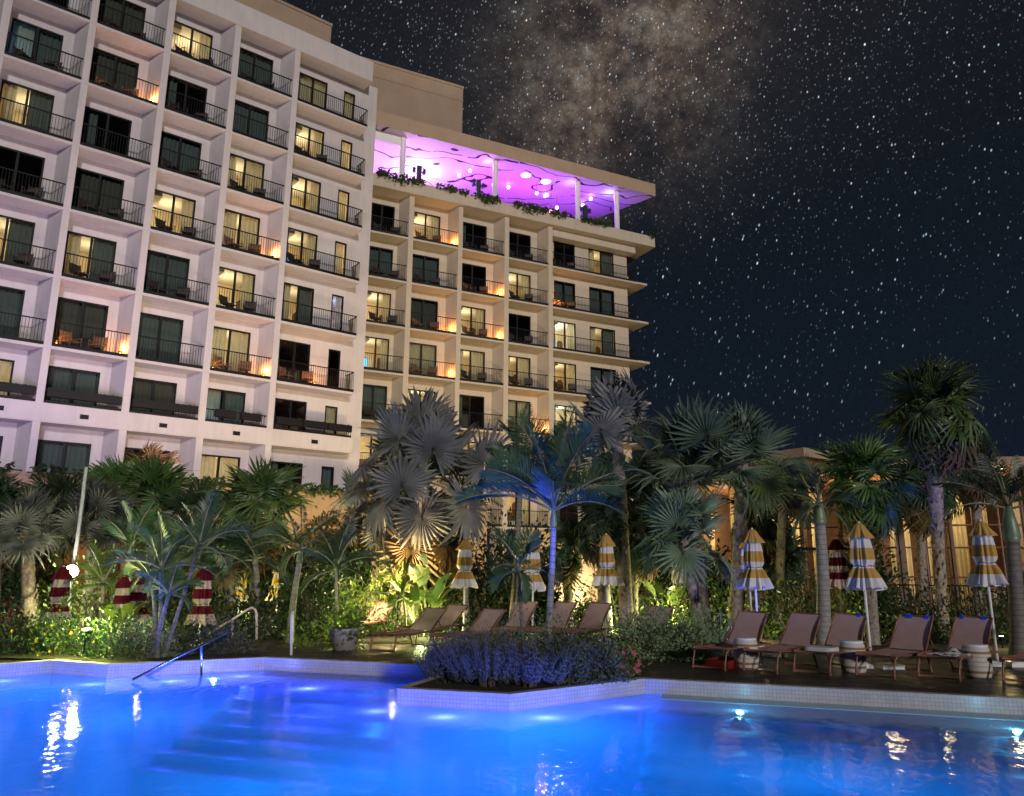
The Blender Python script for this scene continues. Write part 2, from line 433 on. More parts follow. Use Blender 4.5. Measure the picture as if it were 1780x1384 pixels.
    if e:
        col = (0.62, 0.55, 1.0) if 'lilac' in state else ((1.0, 0.86, 0.66) if st == 'bright' else WARM)
        lamp('room_lamp', 'POINT', wpt(yaw, D, u + w * 0.55, V + 1.7, z + 2.0), e, col, size=0.18)
    if st in ('tv', 'bright'):
        tv = MB(); tv.box(0.16, 0.62, 0.9, 0.95, 0.62, 1.25); tv.quad((0.19, 0.895, 0.65), (0.59, 0.895, 0.65), (0.59, 0.895, 1.22), (0.19, 0.895, 1.22), 1)
        tv.build('television', [MAT['black'], MAT['tv_screen']], fr)
    if st == 'blue':
        lamp('room_lamp', 'POINT', wpt(yaw, D, u + 0.5, V + 1.2, z + 1.2), 16, (0.15, 0.5, 1.0), size=0.15)
    return fr
MAT['tv_screen'] = emat('tv_screen', (0.12, 0.55, 0.9), 2.2)
MAT['flame'] = emat('candle_flame', (1.0, 0.42, 0.08), 9.0)
def railing(root, u0, u1, z, v=0.05, h=1.08, ret0=False, ret1=False, depth=0.95, name='railing'):
    def mk(mb):
        W = u1 - u0
        mb.box(0, W, -0.06, 0.05, -0.03, 0.11); mb.box(0, W, 0, 0.045, h - 0.045, h)
        n = max(2, int(W / 0.118))
        for k in range(n + 1):
            x = W * k / n; mb.box(x - 0.009, x + 0.009, 0.014, 0.032, 0.07, h - 0.04)
        for flag, x in ((ret0, 0), (ret1, W)):
            if flag:
                mb.box(x - 0.02, x + 0.02, 0.05, depth, h - 0.043, h - 0.003); mb.box(x - 0.02, x + 0.02, 0.05, depth, 0.0, 0.07)
                for k in range(1, 9): mb.box(x - 0.009, x + 0.009, 0.05 + k * 0.105, 0.068 + k * 0.105, 0.06, h - 0.04)
    return shared(('rail', round(u1 - u0, 2), h, ret0, ret1), name, root, (u0, v, z), mk, MAT['black'])

def make_chair(parent=None):
    mb = MB()
    for k in range(5): mb.box(-0.26, 0.26, -0.26 + k * 0.11, -0.17 + k * 0.11, 0.36, 0.385)
    for k in range(5):
        a = 0.30 + k * 0.03; mb.box(-0.26, 0.26, a, a + 0.03, 0.42 + k * 0.1, 0.50 + k * 0.1)
    for sx in (-0.27, 0.27):
        mb.tube([(sx, -0.28, 0), (sx, -0.26, 0.56), (sx, 0.36, 0.58)], 0.018, 5); mb.tube([(sx, 0.24, 0), (sx, 0.44, 0.95)], 0.018, 5)
    return mb
CHAIR = [None]
FLOORW = ['top', 'second', 'third', 'fourth', 'fifth', 'sixth', 'seventh', 'lowest']
def balcony_chair(yaw, D, u, v, z, face, label, lit):
    key = 'chair_lit' if lit else 'chair'
    if key not in MESH: MESH[key] = None; first = make_chair().build('balcony_chair', MAT['candlelit_wood'] if lit else MAT['dark_wood']); MESH[key] = first.data; o = first
    else: o = bpy.data.objects.new('balcony_chair', MESH[key]); C.objects.link(o)
    o.location = wpt(yaw, D, u, v, z + 0.012); o.rotation_euler = (0, 0, R(90) - yaw + face)
    tag(o, label, 'chair', 'chairs out on the hotel balconies')
def candle(yaw, D, u, v, z, label, e=9):
    p = wpt(yaw, D, u, v, z + 0.004)
    if 'lantern' not in MESH:
        mb = MB(); mb.lathe([(0.0, 0), (0.085, 0), (0.085, 0.02), (0.075, 0.03), (0.075, 0.05)], 12); mb.lathe([(0.08, 0.235), (0.09, 0.24), (0.03, 0.30), (0.0, 0.30)], 12)
        for k in range(4): mb.box(0.07 * math.cos(k * 1.571) - 0.006, 0.07 * math.cos(k * 1.571) + 0.006, 0.07 * math.sin(k * 1.571) - 0.006, 0.07 * math.sin(k * 1.571) + 0.006, 0.04, 0.24)
        a = mb.build('candle_lantern', MAT['black']); MESH['lantern'] = a.data
        mb = MB(); mb.lathe([(0.0, 0.05), (0.05, 0.06), (0.055, 0.13), (0.035, 0.19), (0.0, 0.22)], 10)
        b = mb.build('flame', MAT['flame'], a, True); MESH['flame'] = b.data
    else:
        a = bpy.data.objects.new('candle_lantern', MESH['lantern']); C.objects.link(a)
        b = bpy.data.objects.new('flame', MESH['flame']); C.objects.link(b); b.parent = a
    a.location = p; tag(a, label, 'lantern', 'candle lanterns on the hotel balconies')
    lamp('candle_light', 'POINT', p + Vector((0, 0, 0.42)), e * 5.5, (1.0, 0.36, 0.08), size=0.06)

def planter_box(root_pt, rz, w, label):
    def mk(mb):
        mb.box(-w / 2, w / 2, -0.22, -0.02, -0.30, 0.05)
        rr = random.Random(3)
        for k in range(int(w * 90)):
            x = rr.uniform(-w / 2, w / 2); z = rr.uniform(-0.02, 0.07); y = rr.uniform(-0.2, -0.04); s = rr.uniform(0.03, 0.06)
            a = rr.uniform(0, 6.28)
            mb.add([(x, y, z), (x + s * math.cos(a), y - s * 0.4, z + s * math.sin(a)), (x + s * math.cos(a + 1), y + s * 0.3, z + s * math.sin(a + 1))], [(0, 1, 2)], 1)
    key = ('pbox', round(w, 2))
    if key in MESH: o = bpy.data.objects.new('planter_box', MESH[key]); C.objects.link(o)
    else:
        mb = MB(); mk(mb); o = mb.build('planter_box', [MAT['black'], MAT['leaf_dark']]); MESH[key] = o.data
    o.location = root_pt; o.rotation_euler = (0, 0, rz)
    return tag(o, label, 'planter box', 'planter boxes hung on the low balcony rails')
MAT['leaf_dark'] = leafmat('dark_leaf', (0.018, 0.035, 0.014), (0.03, 0.06, 0.02))
MAT['leaf_mid'] = leafmat('mid_leaf', (0.025, 0.055, 0.018), (0.045, 0.09, 0.028))

SPL = 0.42
def wing_shell(wall, bays, floors, top_z, bottom_z, wend, fl, deep, J=False):
    """fins, balcony slabs; window walls are cut per bay by the caller"""
    for i, (a, b) in enumerate(bays):
        nxt = bays[i + 1][0] if i + 1 < len(bays) else None
        if nxt is not None:
            wall.prism([(b, -0.01), (nxt, -0.01), (nxt, 1.0), (b - SPL, 1.0)], bottom_z, top_z)
            for z in floors: wall.prism([(a, 0.0), (b, 0.0), (b - SPL, 0.998), (a, 0.998)], z - 0.16, z)
        else:
            for z in floors:
                wall.prism([(a, 0.0), (b, 0.0), (b, deep if J else 0.998), (wend + 0.003, deep) if J else (b, 0.998), (wend + 0.003, 0.998), (a, 0.998)] if J else [(a, 0.0), (b, 0.0), (b, 0.998), (a, 0.998)], z - 0.16, z)
def wall_with_openings(mb, u0, u1, z0, z1, opens, v0=1.0, v1=1.12):
    """one storey of window wall; opens = [(ua, ub, zb, zt)] left to right"""
    x = u0
    for ua, ub, zb, zt in opens:
        if ua > x: mb.box(x, ua, v0, v1, z0, z1)
        if zb > z0 + 0.01: mb.box(ua, ub, v0, v1, z0, zb)
        mb.box(ua, ub, v0, v1, zt, z1)
        x = ub
    if u1 > x: mb.box(x, u1, v0, v1, z0, z1)

# ---- near wing
hotel = wing_root('hotel_wing', YL, DL, 'white hotel wing on the left with five columns of recessed balconies, nearest the pool')
FL = 3.1
LB = [(-6.0, -3.15), (-2.83, 0.06), (0.36, 3.30), (3.58, 6.51), (6.81, 9.72), (10.03, 12.94), (13.24, 17.42)]
LZ = [26.2, 23.1, 20.0, 16.9, 13.8, 10.7]
rowsL = [26.2, 23.1, 20.0, 16.9, 13.8, 10.7, 7.6, 4.4]
wall = MB()
wing_shell(wall, LB, LZ + [7.6], 29.12, 4.4, 18.42, FL, 12)
wall.box(-6.2, 17.57, -0.03, 0.30, 29.12, 30.41)                      # roof parapet
wall.box(-6.2, 17.55, 0.0, 0.998, 29.125, 29.30)
wall.box(-6.2, 18.42, 1.0, 14.0, 29.32, 29.6)
wall.box(-6.2, 17.5, -0.03, 0.13, 7.48, 8.24)                         # ledge under the second lowest storey
wall.box(18.0, 18.42, 1.125, 14.0, 4.4, 29.3); wall.box(-6.2, 17.99, 13.7, 14.0, 0, 29.3)
wall.box(18.0, 18.42, 1.0, 1.12, 4.4, 29.32)
SL = {'Z': ['curt', 'brown', 'dark', 'lit', 'curt', 'dark', 'curt', 'dark'],
      'Y': ['dark', 'lit', 'curt', 'dark', 'half', 'curt', 'dark', 'curt'],
      'A': ['dark', 'blue', 'half', 'dark', 'half', 'curt', 'lit', 'dark'],
      'B': ['brown', 'brown+candle', 'dark', 'brown', 'half', 'brown+candle2', 'curt', 'curt'],
      'C': ['lit', 'dark', 'curt', 'lit', 'curt', 'curt', 'brown', 'dark'],
      'D': ['curt', 'curt', 'half', 'litc+candle', 'lit', 'litc+candle2', 'blue', 'litc'],
      'E': ['dim', 'lit', 'lit', 'tv', 'half', 'dark+candle', 'dark', 'dark'],
      'Ed': ['dim', 'lit', 'lit', 'lit', 'half+lilac', 'dark', 'dim', 'curt']}
BAYW = {'A': 'first full column', 'B': 'second column', 'C': 'third column', 'D': 'fourth column', 'E': 'wide end column'}
for bi, (key, (a, b)) in enumerate(zip('YZABCDE', LB)):
    for ri, z in enumerate(rowsL):
        zt = (z + FL - 0.16) if ri < 7 else 7.42
        z1 = z + FL if ri else 29.32
        if ri == 7: z1 = 7.6
        st = SL[key][ri]
        if key == 'E':
            w0, w1, d0, d1 = 13.62, 15.30, 16.32, 17.02
            wall_with_openings(wall, a - 0.2, 18.0, z, z1, [(w0, w1, z, z + 2.42), (d0, d1, z, z + 2.38)])
            window(hotel, YL, DL, w0, z, w1 - w0, 2.42, st)
            window(hotel, YL, DL, d0, z, d1 - d0, 2.38, SL['Ed'][ri])
        else:
            w0, w1 = a + 0.10, a + 2.10
            wall_with_openings(wall, a - 0.25, b - 0.02, z, z1, [(w0, w1, z, z + 2.45)])
            window(hotel, YL, DL, w0, z, w1 - w0, 2.45, st)
        wide = key == 'E'
        if ri == 6:
            railing(hotel, a + 0.01, (17.40 if wide else b - 0.01), 8.245, 0.06, 0.62)
        elif ri < 7:
            railing(hotel, a + 0.01, (17.40 if wide else b - 0.01), z, 0.05, 1.08, ret1=wide)
        else:
            railing(hotel, a + 0.01, (16.3 if wide else b - 0.03), 4.41, 0.2, 1.05)
        if key in BAYW and ri < 6:
            where = f'{FLOORW[ri]} balcony row, {BAYW[key]}, near wing'
            rr = random.Random(ri * 10 + bi)
            cd = 'candle' in st
            if cd or rr.random() < 0.72:
                balcony_chair(YL, DL, a + 0.75, 0.48, z, 0.5, ('candlelit slatted' if cd else 'dark slatted') + ' chair, left of pair, ' + where, cd)
                balcony_chair(YL, DL, a + 1.75, 0.46, z, -0.4, ('candlelit slatted' if cd else 'dark slatted') + ' chair, right of pair, ' + where, cd)
            if cd:
                candle(YL, DL, b - 0.28 if not wide else a + 2.1, 0.28, z, 'glowing lantern at the right end, ' + where, 10)
                if '2' in st: candle(YL, DL, a + 0.2, 0.3, z, 'small glowing lantern at the left end, ' + where, 3)
wall.build('wall', [MAT['white_wall']], hotel)
for k, u in enumerate((-1.0, 2.1, 5.12, 8.25, 11.5, 15.4)):
    mb = MB(); mb.box(-0.16, 0.16, -0.05, 0, -0.09, 0.09); mb.box(-0.12, 0.12, -0.08, -0.05, -0.06, 0.0)
    mb.build('wall_vent', MAT['black'], hotel, loc=(u, -0.033, 7.82))
rzL = R(90) - YL
for key, w, us in (('A', 2.8, [1.83]), ('B', 2.8, [5.05]), ('C', 2.75, [8.27]), ('D', 0.95, [10.9, 12.1]), ('E', 1.3, [14.0, 15.35, 16.7])):
    for q, u in enumerate(us):
        nm = {1: 'full width', 2: ['left half-width', 'right half-width'][q] if len(us) == 2 else '', 3: ''}[len(us)] if len(us) < 3 else ['left short', 'middle short', 'right short'][q]
        planter_box(wpt(YL, DL, u, 0.05, 8.245 + 0.56), rzL, w, f'{nm} black planter box on the low rail above the ledge, {BAYW[key]}')
pent = MB(); pent.box(-2, 16.95, 5.0, 12, 29.6, 35.6); pent.box(-2.05, 17.0, 4.95, 12.05, 35.6, 35.8)
pent.build('rooftop_block', MAT['tan_wall'], hotel)

# ---- far wing
far = wing_root('hotel_wing', YR, DR, 'warm-lit hotel wing set back behind, topped by an open purple-lit roof terrace')
RB = [(8.2, 11.2), (11.57, 14.14), (14.48, 17.67), (17.98, 21.15), (21.49, 24.63), (24.97, 33.2)]
RZ = [22.94, 19.86, 16.76, 13.67, 10.53, 7.4, 4.3]
wall = MB()
wing_shell(wall, RB, RZ, 25.93, 1.0, 32.06, 3.1, 7.0, J=True)
wall.box(8.0, 33.85, -0.3, 8.0, 25.94, 26.30)                          # terrace slab
wall.box(8.0, 33.85, -0.303, -0.10, 26.30, 26.78); wall.box(33.65, 33.853, -0.10, 8.0, 26.30, 26.78)
wall.box(24.97, 32.4, 0.25, 0.998, 25.36, 25.935)
wall.box(31.76, 32.06, 1.125, 12.0, 0.5, 25.93); wall.box(31.76, 32.06, 1.0, 1.12, 0.5, 25.93)
SR = {'E': ['dark'] * 7,
      'F': ['dark', 'curt', 'lit', 'tv', 'curt', 'lit', 'dark'],
      'G': ['lit+candle', 'curt', 'brown+candle', 'dim+candle', 'lit', 'half', 'dark'],
      'H': ['dark', 'dark+candle', 'lit+candle', 'half', 'dark', 'lit', 'curt'],
      'I': ['dark', 'lit', 'dark', 'half', 'dim+candle', 'dark', 'lit'],
      'J': ['dark', 'curt+candle', 'bright', 'lit', 'bright', 'half', 'dark'],
      'Jd': ['half', 'curt', 'half', 'curt', 'dark', 'dark', 'dark']}
BAYR = {'F': 'first column', 'G': 'second column', 'H': 'third column', 'I': 'fourth column', 'J': 'wide end column'}
for bi, (key, (a, b)) in enumerate(zip('EFGHIJ', RB)):
    for ri, z in enumerate(RZ):
        z1 = (RZ[ri - 1] if ri else 25.93)
        st = SR[key][ri]
        if key == 'J':
            wall_with_openings(wall, a - 0.2, 31.76, z, z1, [(25.62, 27.42, z, z + 2.42), (28.62, 30.85, z, z + 2.42)])
            window(far, YR, DR, 25.62, z, 1.8, 2.42, st); window(far, YR, DR, 28.62, z, 2.23, 2.42, SR['Jd'][ri])
            railing(far, a + 0.01, 32.15, z, 0.05, 1.08, ret1=True)
        else:
            wd = 1.75 if key == 'F' else 2.1
            w0 = a + 0.12
            wall_with_openings(wall, a - 0.3, b - 0.02, z, z1, [(w0, w0 + wd, z, z + 2.42)])
            window(far, YR, DR, w0, z, wd, 2.42, st)
            railing(far, a + 0.01, b - 0.01, z, 0.05, 1.08)
        if key in BAYR and ri < 5:
            where = f'{FLOORW[ri]} balcony row, {BAYR[key]}, far wing'
            rr = random.Random(ri * 10 + bi + 500)
            cd = 'candle' in st
            if cd or rr.random() < 0.75:
                balcony_chair(YR, DR, a + 0.8, 0.48, z, 0.5, ('candlelit slatted' if cd else 'dark slatted') + ' chair, left of pair, ' + where, cd)
                balcony_chair(YR, DR, a + 1.8, 0.46, z, -0.4, ('candlelit slatted' if cd else 'dark slatted') + ' chair, right of pair, ' + where, cd)
            if cd: candle(YR, DR, b - 0.35 if key != 'J' else a + 0.6, 0.3, z, 'glowing lantern at the balcony edge, ' + where, 12)
wall.build('wall', [MAT['warm_lit_wall']], far)
# roof terrace
slab = MB(); RP = [(8.0, 0.0), (34.3, 0.0), (32.2, 5.7), (23, 8.0), (8.0, 9.5)]
slab.prism(RP, 30.50, 31.52); slab.build('terrace_roof', MAT['tan_wall'], far)
m, t, out = newmat('mural_soffit')
b = N(t, 'ShaderNodeBsdfPrincipled'); L(t, b.outputs[0], out.inputs[0]); b.inputs['Roughness'].default_value = 0.7
co = N(t, 'ShaderNodeTexCoord').outputs['Object']
mp = N(t, 'ShaderNodeMapping'); mp.inputs['Scale'].default_value = (0.26, 0.32, 0.1); L(t, co, mp.inputs['Vector'])
n1 = N(t, 'ShaderNodeTexNoise'); n1.inputs['Scale'].default_value = 0.8; n1.inputs['Detail'].default_value = 2.5; n1.inputs['Distortion'].default_value = 0.2; L(t, mp.outputs[0], n1.inputs['Vector'])
sxy = N(t, 'ShaderNodeSeparateXYZ'); L(t, co, sxy.inputs[0])
fr = M(t, 'ABSOLUTE', M(t, 'SUBTRACT', M(t, 'FRACT', M(t, 'ADD', M(t, 'MULTIPLY', sxy.outputs[1], 0.62), M(t, 'ADD', M(t, 'MULTIPLY', sxy.outputs[0], 0.07), M(t, 'MULTIPLY', n1.outputs[0], 5.0)))), 0.5))
line = M(t, 'LESS_THAN', fr, 0.05)
gate = N(t, 'ShaderNodeTexNoise'); gate.inputs['Scale'].default_value = 0.7; L(t, co, gate.inputs['Vector'])
line = M(t, 'MULTIPLY', line, M(t, 'GREATER_THAN', gate.outputs[0], 0.36))
L(t, MIX(t, line, (0.55, 0.52, 0.6), (0.02, 0.005, 0.04)), b.inputs['Base Color'])
sof = MB(); sof.sheet([[(u, v) for u, v in RP]], 30.494); s_o = sof.build('soffit', m, far); s_o.data.flip_normals()
MAT['disc'] = emat('recessed_light', (1.0, 0.72, 1.0), 9.0)
MAT['bulb'] = emat('pendant_bulb', (1.0, 0.55, 0.75), 9.0)
MAT['navy'] = pmat('navy_paint', (0.02, 0.02, 0.06), 0.5)
MAT['bulb_warm'] = emat('warm_bulb', (1.0, 0.5, 0.2), 14.0)
for u, v in ((23.6, 1.6), (25.4, 1.8)):
    d = MB(); d.lathe([(0.0, 0.0), (0.36, 0.0), (0.38, 0.03), (0.46, 0.03)], 24, mats=[0, 1, 1]); d.build('recessed_light', [MAT['disc'], MAT['white_paint']], far, loc=(u, v, 30.46))
for u in (13.75, 20.7, 27.6, 31.1):
    cmb = MB(); cmb.lathe([(0.24, 26.3), (0.2, 26.36), (0.2, 30.3), (0.24, 30.49)], 20, (u, 0.75, 0)); cmb.build('column', MAT['white_paint'], far, True)
beam = MB(); beam.box(8, 13.54, 0.6, 0.9, 29.75, 30.49); beam.build('beam', MAT['white_paint'], far)
pent = MB(); pent.box(8.0, 18.94, 3.0, 9.0, 31.52, 37.2); pent.box(7.9, 18.99, 2.95, 9.05, 37.2, 37.4); pent.box(8.0, 18.97, 2.97, 9.03, 36.1, 36.16)
pent.build('rooftop_block', MAT['tan_wall'], far)
bar = MB(); bar.box(9, 16.5, 6.5, 6.8, 26.31, 30.49); bar.build('bar_back_wall', MAT['white_paint'], far)
PUR = (0.58, 0.05, 1.0)
for u, v, z, e, c in ((16.2, 4.6, 29.2, 420, (1.0, 0.72, 1.0)), (11.0, 4.5, 29.0, 160, (1.0, 0.6, 1.0)), (20.3, 1.1, 30.1, 14, (0.95, 0.7, 1.0)), (27.2, 1.1, 30.1, 14, (0.8, 0.6, 1.0)), (30.7, 1.2, 30.1, 26, (0.8, 0.65, 1.0)), (13.5, 1.2, 30.0, 20, (1.0, 0.7, 1.0)), (18.6, 1.2, 26.9, 14, (0.2, 0.5, 1.0)), (28.9, 1.2, 26.8, 14, (0.2, 0.5, 1.0))):
    lamp('terrace_lamp', 'POINT', wpt(YR, DR, u, v, z), e, c, size=0.12)
for u, v, e, col in ((11.5, 3.2, 200, (0.55, 0.10, 1.0)), (15.8, 4.6, 380, (0.75, 0.22, 1.0)), (20.5, 3.0, 230, PUR), (24.5, 3.0, 240, PUR), (28.5, 2.6, 170, (0.42,0.035,1.0)), (31.4, 2.6, 70, (0.3, 0.08, 1.0))):
    p = wpt(YR, DR, u, v, 27.0)
    lamp('terrace_uplight', 'AREA', p, e, col, aim=p + Vector((0, 0, 5)), size=0.8)
MAT['navy'] = pmat('navy_paint', (0.02, 0.02, 0.06), 0.5)
def terrace_item(name, label, cat, u, v, mb, mats, group=None, z=26.31):
    o = mb.build(name, mats); o.location = wpt(YR, DR, u, v, z); o.rotation_euler = (0, 0, R(90) - YR)
    return tag(o, label, cat, group)
for u, lb in ((14.9, 'between the first two white columns'), (19.3, 'left of the second white column'), (28.1, 'right of the third white column')):
    e0 = empty('speaker_stand', wpt(YR, DR, u, 0.55, 26.31), R(90) - YR); tag(e0, 'dark post with round loudspeakers on the terrace, ' + lb, 'speaker stand', 'speaker stands on the roof terrace')
    mb = MB(); mb.box(-0.15, 0.15, -0.12, 0.12, 0, 2.2); mb.build('post', MAT['navy'], e0)
    for s in (-1, 1):
        mb = MB(); mb.box(s * 0.36 - 0.09, s * 0.36 + 0.09, -0.1, 0.14, 1.7, 1.98); mb.lathe([(0.12, 0.0), (0.13, 0.03)], 12, (s * 0.36, 0, 1.98)); mb.box(s * 0.2, s * 0.26, -0.03, 0.03, 1.74, 1.8); mb.build('loudspeaker', MAT['navy'], e0)
for k, (px, py, warm) in enumerate(((798, 301, 0), (817, 297, 0), (884, 308, 0), (933, 336, 0), (947, 327, 0), (951, 339, 0), (968, 361, 0), (958, 368, 1), (1013, 341, 0), (1027, 341, 1), (716, 266, 0), (858, 321, 0))):
    r = ray(px, py)
    n = Vector((-math.cos(YR), math.sin(YR), 0)); d = Vector((math.sin(YR), math.cos(YR), 0))
    v = 2.2 if k % 2 else 3.4
    q = r * ((DR + v) / r.dot(n)); u = q.dot(d); zz = q.z + EYE
    if zz > 30.3: zz = 30.2
    e0 = empty('pendant_light', wpt(YR, DR, u, v, zz))
    where = ['left group beside the bright bar, upper', 'left group beside the bright bar, lower', 'alone left of the big ceiling rings', 'trio in the middle, left bulb', 'trio in the middle, top bulb', 'trio in the middle, right bulb', 'low one above the middle planting', 'lowest orange one above the middle planting', 'beside the third column, paler', 'beside the third column, orange', 'by the first white column', 'by the second white column'][k]
    tag(e0, 'glowing round bulb hanging under the purple ceiling, ' + where, 'pendant light', 'pendant bulbs over the roof terrace')
    mb = MB(); mb.lathe([(0.0, -0.13), (0.09, -0.10), (0.13, 0.0), (0.09, 0.1), (0.0, 0.13)], 12); mb.build('bulb', MAT['bulb_warm'] if warm else MAT['bulb'], e0, True)
    mb = MB(); mb.tube([(0, 0, 0.12), (0, 0, 30.49 - zz)], 0.012, 5); mb.build('cord', MAT['black'], e0)
for k, u in enumerate((22.4, 23.6, 24.5)):
    mb = MB(); mb.box(-0.22, 0.22, -0.2, 0.2, 0.42, 0.47); mb.box(-0.22, 0.22, 0.17, 0.22, 0.47, 1.25)
    for sx in (-0.2, 0.2):
        for sy in (-0.18, 0.18): mb.box(sx - 0.02, sx + 0.02, sy - 0.02, sy + 0.02, 0, 0.42)
    terrace_item('bar_chair', 'high-backed dark chair on the roof terrace, ' + ['left', 'middle', 'right'][k] + ' of three between the columns', 'chair', u, 0.35, mb, MAT['black'], 'chairs on the roof terrace', 26.31)
mb = MB()
for k in range(9):
    a = -1.2 + 2.4 * k / 8; mb.tube([(0.42 * math.sin(a), -0.42 * math.cos(a) + 0.3, 0.4), (0.5 * math.sin(a), -0.5 * math.cos(a) + 0.3, 1.35)], 0.015, 5)
mb.lathe([(0.0, 0.0), (0.3, 0.02), (0.25, 0.38), (0.45, 0.42), (0.0, 0.42)], 16, (0, 0.3, 0))
terrace_item('bird_cage_chair', 'blue-lit open wicker tub chair beside the right end column', 'chair', 29.8, 0.8, mb, MAT['steel'])

# ---- podium with arches below the near wing
pod = wing_root('podium_wall', YL, DL - 3.0, 'cream podium wall with arched openings under the near wing, trailing plants on top')
pod['category'] = 'wall'
arches = [(0.6, 2.6), (4.55, 6.65), (9.3, 11.4), (13.6, 16.4)]
mb = MB(); x = -8.0; ZT = 4.95
for a, b_ in arches:
    mb.box(x, a, 0, 0.35, 0, ZT)
    c, r, zs = (a + b_) / 2, (b_ - a) / 2, 1.55 if a < 13 else 2.7
    K = 14
    for k in range(K):
        t0, t1 = math.pi - math.pi * k / K, math.pi - math.pi * (k + 1) / K
        xa, xb = c + r * math.cos(t0), c + r * math.cos(t1); za, zb = zs + r * 0.95 * math.sin(t0), zs + r * 0.95 * math.sin(t1)
        mb.add([(xa, 0, za), (xb, 0, zb), (xb, 0, ZT), (xa, 0, ZT), (xa, 0.35, za), (xb, 0.35, zb), (xb, 0.35, ZT), (xa, 0.35, ZT)],
               [(0, 1, 2, 3), (4, 7, 6, 5), (0, 4, 5, 1), (3, 2, 6, 7)])
    x = b_
mb.box(x, 24.0, 0, 0.35, 0, ZT)
mb.box(-8.0, 24.02, -0.06, 0.41, ZT, ZT + 0.12)
for u in (1.0, 5.6, 9.9, 14.2): mb.box(u, u + 0.03, -0.012, 0.0, 3.55, ZT)
mb.box(-8, 24, -0.03, 0.0, 3.42, 3.52)
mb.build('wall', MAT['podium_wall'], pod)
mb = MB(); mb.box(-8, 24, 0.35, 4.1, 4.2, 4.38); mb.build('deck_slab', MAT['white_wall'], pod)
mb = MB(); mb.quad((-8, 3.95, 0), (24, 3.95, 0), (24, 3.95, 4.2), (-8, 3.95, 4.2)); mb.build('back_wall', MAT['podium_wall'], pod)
MAT['amber'] = pmat('amber_room', (0.62, 0.36, 0.14), 0.8)
for a, b_ in arches:
    mb = MB(); c = (a + b_) / 2; r = (b_ - a) / 2
    mb.box(c - 0.045, c + 0.045, 0.42, 0.50, 0, 2.5 if a < 13 else 4.0); mb.box(a, b_, 0.42, 0.50, 1.70, 1.79); mb.box(a, b_, 0.42, 0.5, 0.8, 0.88)
    for s in (a, b_ - 0.08): mb.box(s, s + 0.08, 0.42, 0.5, 0, 2.0)
    mb.build('arch_glazing_bars', MAT['dark_wood'], pod)
    lamp('arcade_lamp', 'POINT', wpt(YL, DL - 3.0, c, 2.2, 2.6), 110, (1.0, 0.50, 0.16), size=0.15)
for u in (5.6, 9.9, 14.2, 18.5, 1.2):
    p = wpt(YL, DL - 3.0, u, -1.6, 0.3)
    lamp('wall_washer', 'SPOT', p, 1300 if u > 5.7 else 200, (1.0, 0.62, 0.22), aim=wpt(YL, DL - 3.0, u, 0, 4.0), size=0.12, spot=120, blend=0.9)
# ------------------------------------------------------------------ pool, deck, ground
WZ = -0.235
EDGE = [(-14.0, 9.6), (-8.66, 15.21), (-7.34, 14.67), (-4.86, 15.88), (-0.85, 14.62), (-1.69, 12.09), (0.0, 11.63), (2.19, 13.27), (7.3, 11.51), (16.0, 8.5)]
POOL = EDGE + [(16.0, 2.0), (-14.0, 2.0)]
def offs(line, d):
    out = []
    for i, p in enumerate(line):
        p = Vector(p)
        ns = []
        for j in (i - 1, i):
            if 0 <= j < len(line) - 1:
                t = (Vector(line[j + 1]) - Vector(line[j])).normalized(); ns.append(Vector((-t.y, t.x)))
        n = sum(ns, Vector((0, 0))).normalized()
        out.append(tuple(p + n * (d / max(0.35, n.dot(ns[0])))))
    return out
BACK = offs(EDGE, 0.16)       # behind the coping
gd = MB(); gd.sheet([[(-260, -60), (260, -60), (260, 420), (-260, 420)], [(x, y) for x, y in POOL]], -0.03)
tag(gd.build('ground', MAT['soil']), kind='structure')
# deck of dark boards: behind the coping, between the planted beds
m, t, out = newmat('deck_boards')
b = N(t, 'ShaderNodeBsdfPrincipled'); L(t, b.outputs[0], out.inputs[0])
co = N(t, 'ShaderNodeTexCoord').outputs['Object']
mp = N(t, 'ShaderNodeMapping'); mp.inputs['Rotation'].default_value = (0, 0, R(19)); L(t, co, mp.inputs['Vector'])
br = N(t, 'ShaderNodeTexBrick', offset=0.37); L(t, mp.outputs[0], br.inputs['Vector'])
br.inputs['Color1'].default_value = (0.028, 0.021, 0.019, 1); br.inputs['Color2'].default_value = (0.044, 0.032, 0.028, 1); br.inputs['Mortar'].default_value = (0.008, 0.006, 0.006, 1)
br.inputs['Scale'].default_value = 1.0; br.inputs['Mortar Size'].default_value = 0.006; br.inputs['Brick Width'].default_value = 1.9; br.inputs['Row Height'].default_value = 0.15
gn = N(t, 'ShaderNodeTexNoise'); gn.inputs['Scale'].default_value = 3; gn.inputs['Detail'].default_value = 7; L(t, co, gn.inputs['Vector'])
L(t, MIX(t, 1.0, br.outputs['Color'], RAMP(t, gn.outputs[0], [(0.3, (0.6, 0.6, 0.6)), (0.7, (1.1, 1.1, 1.1))]), 'MULTIPLY'), b.inputs['Base Color'])
L(t, RAMP(t, gn.outputs[0], [(0.35, (0.35,) * 3), (0.65, (0.6,) * 3)]), b.inputs['Roughness'])
bp = N(t, 'ShaderNodeBump'); bp.inputs['Strength'].default_value = 0.5; bp.inputs['Distance'].default_value = 0.01; L(t, br.outputs['Fac'], bp.inputs['Height']); bp.invert = True; L(t, bp.outputs[0], b.inputs['Normal'])
MAT['deck'] = m
dk = MB()
dk.sheet([[(16.2, 8.6), (7.35, 11.66), (2.25, 13.42), (1.2, 13.9), (-0.70, 14.75), (-4.8, 16.04), (-5.3, 15.9), (-6.0, 17.2), (-4.6, 19.0), (-2.0, 18.6), (0.5, 18.9), (3.4, 17.3), (6.0, 17.0), (9.5, 16.0), (17.0, 13.5)]], -0.008)
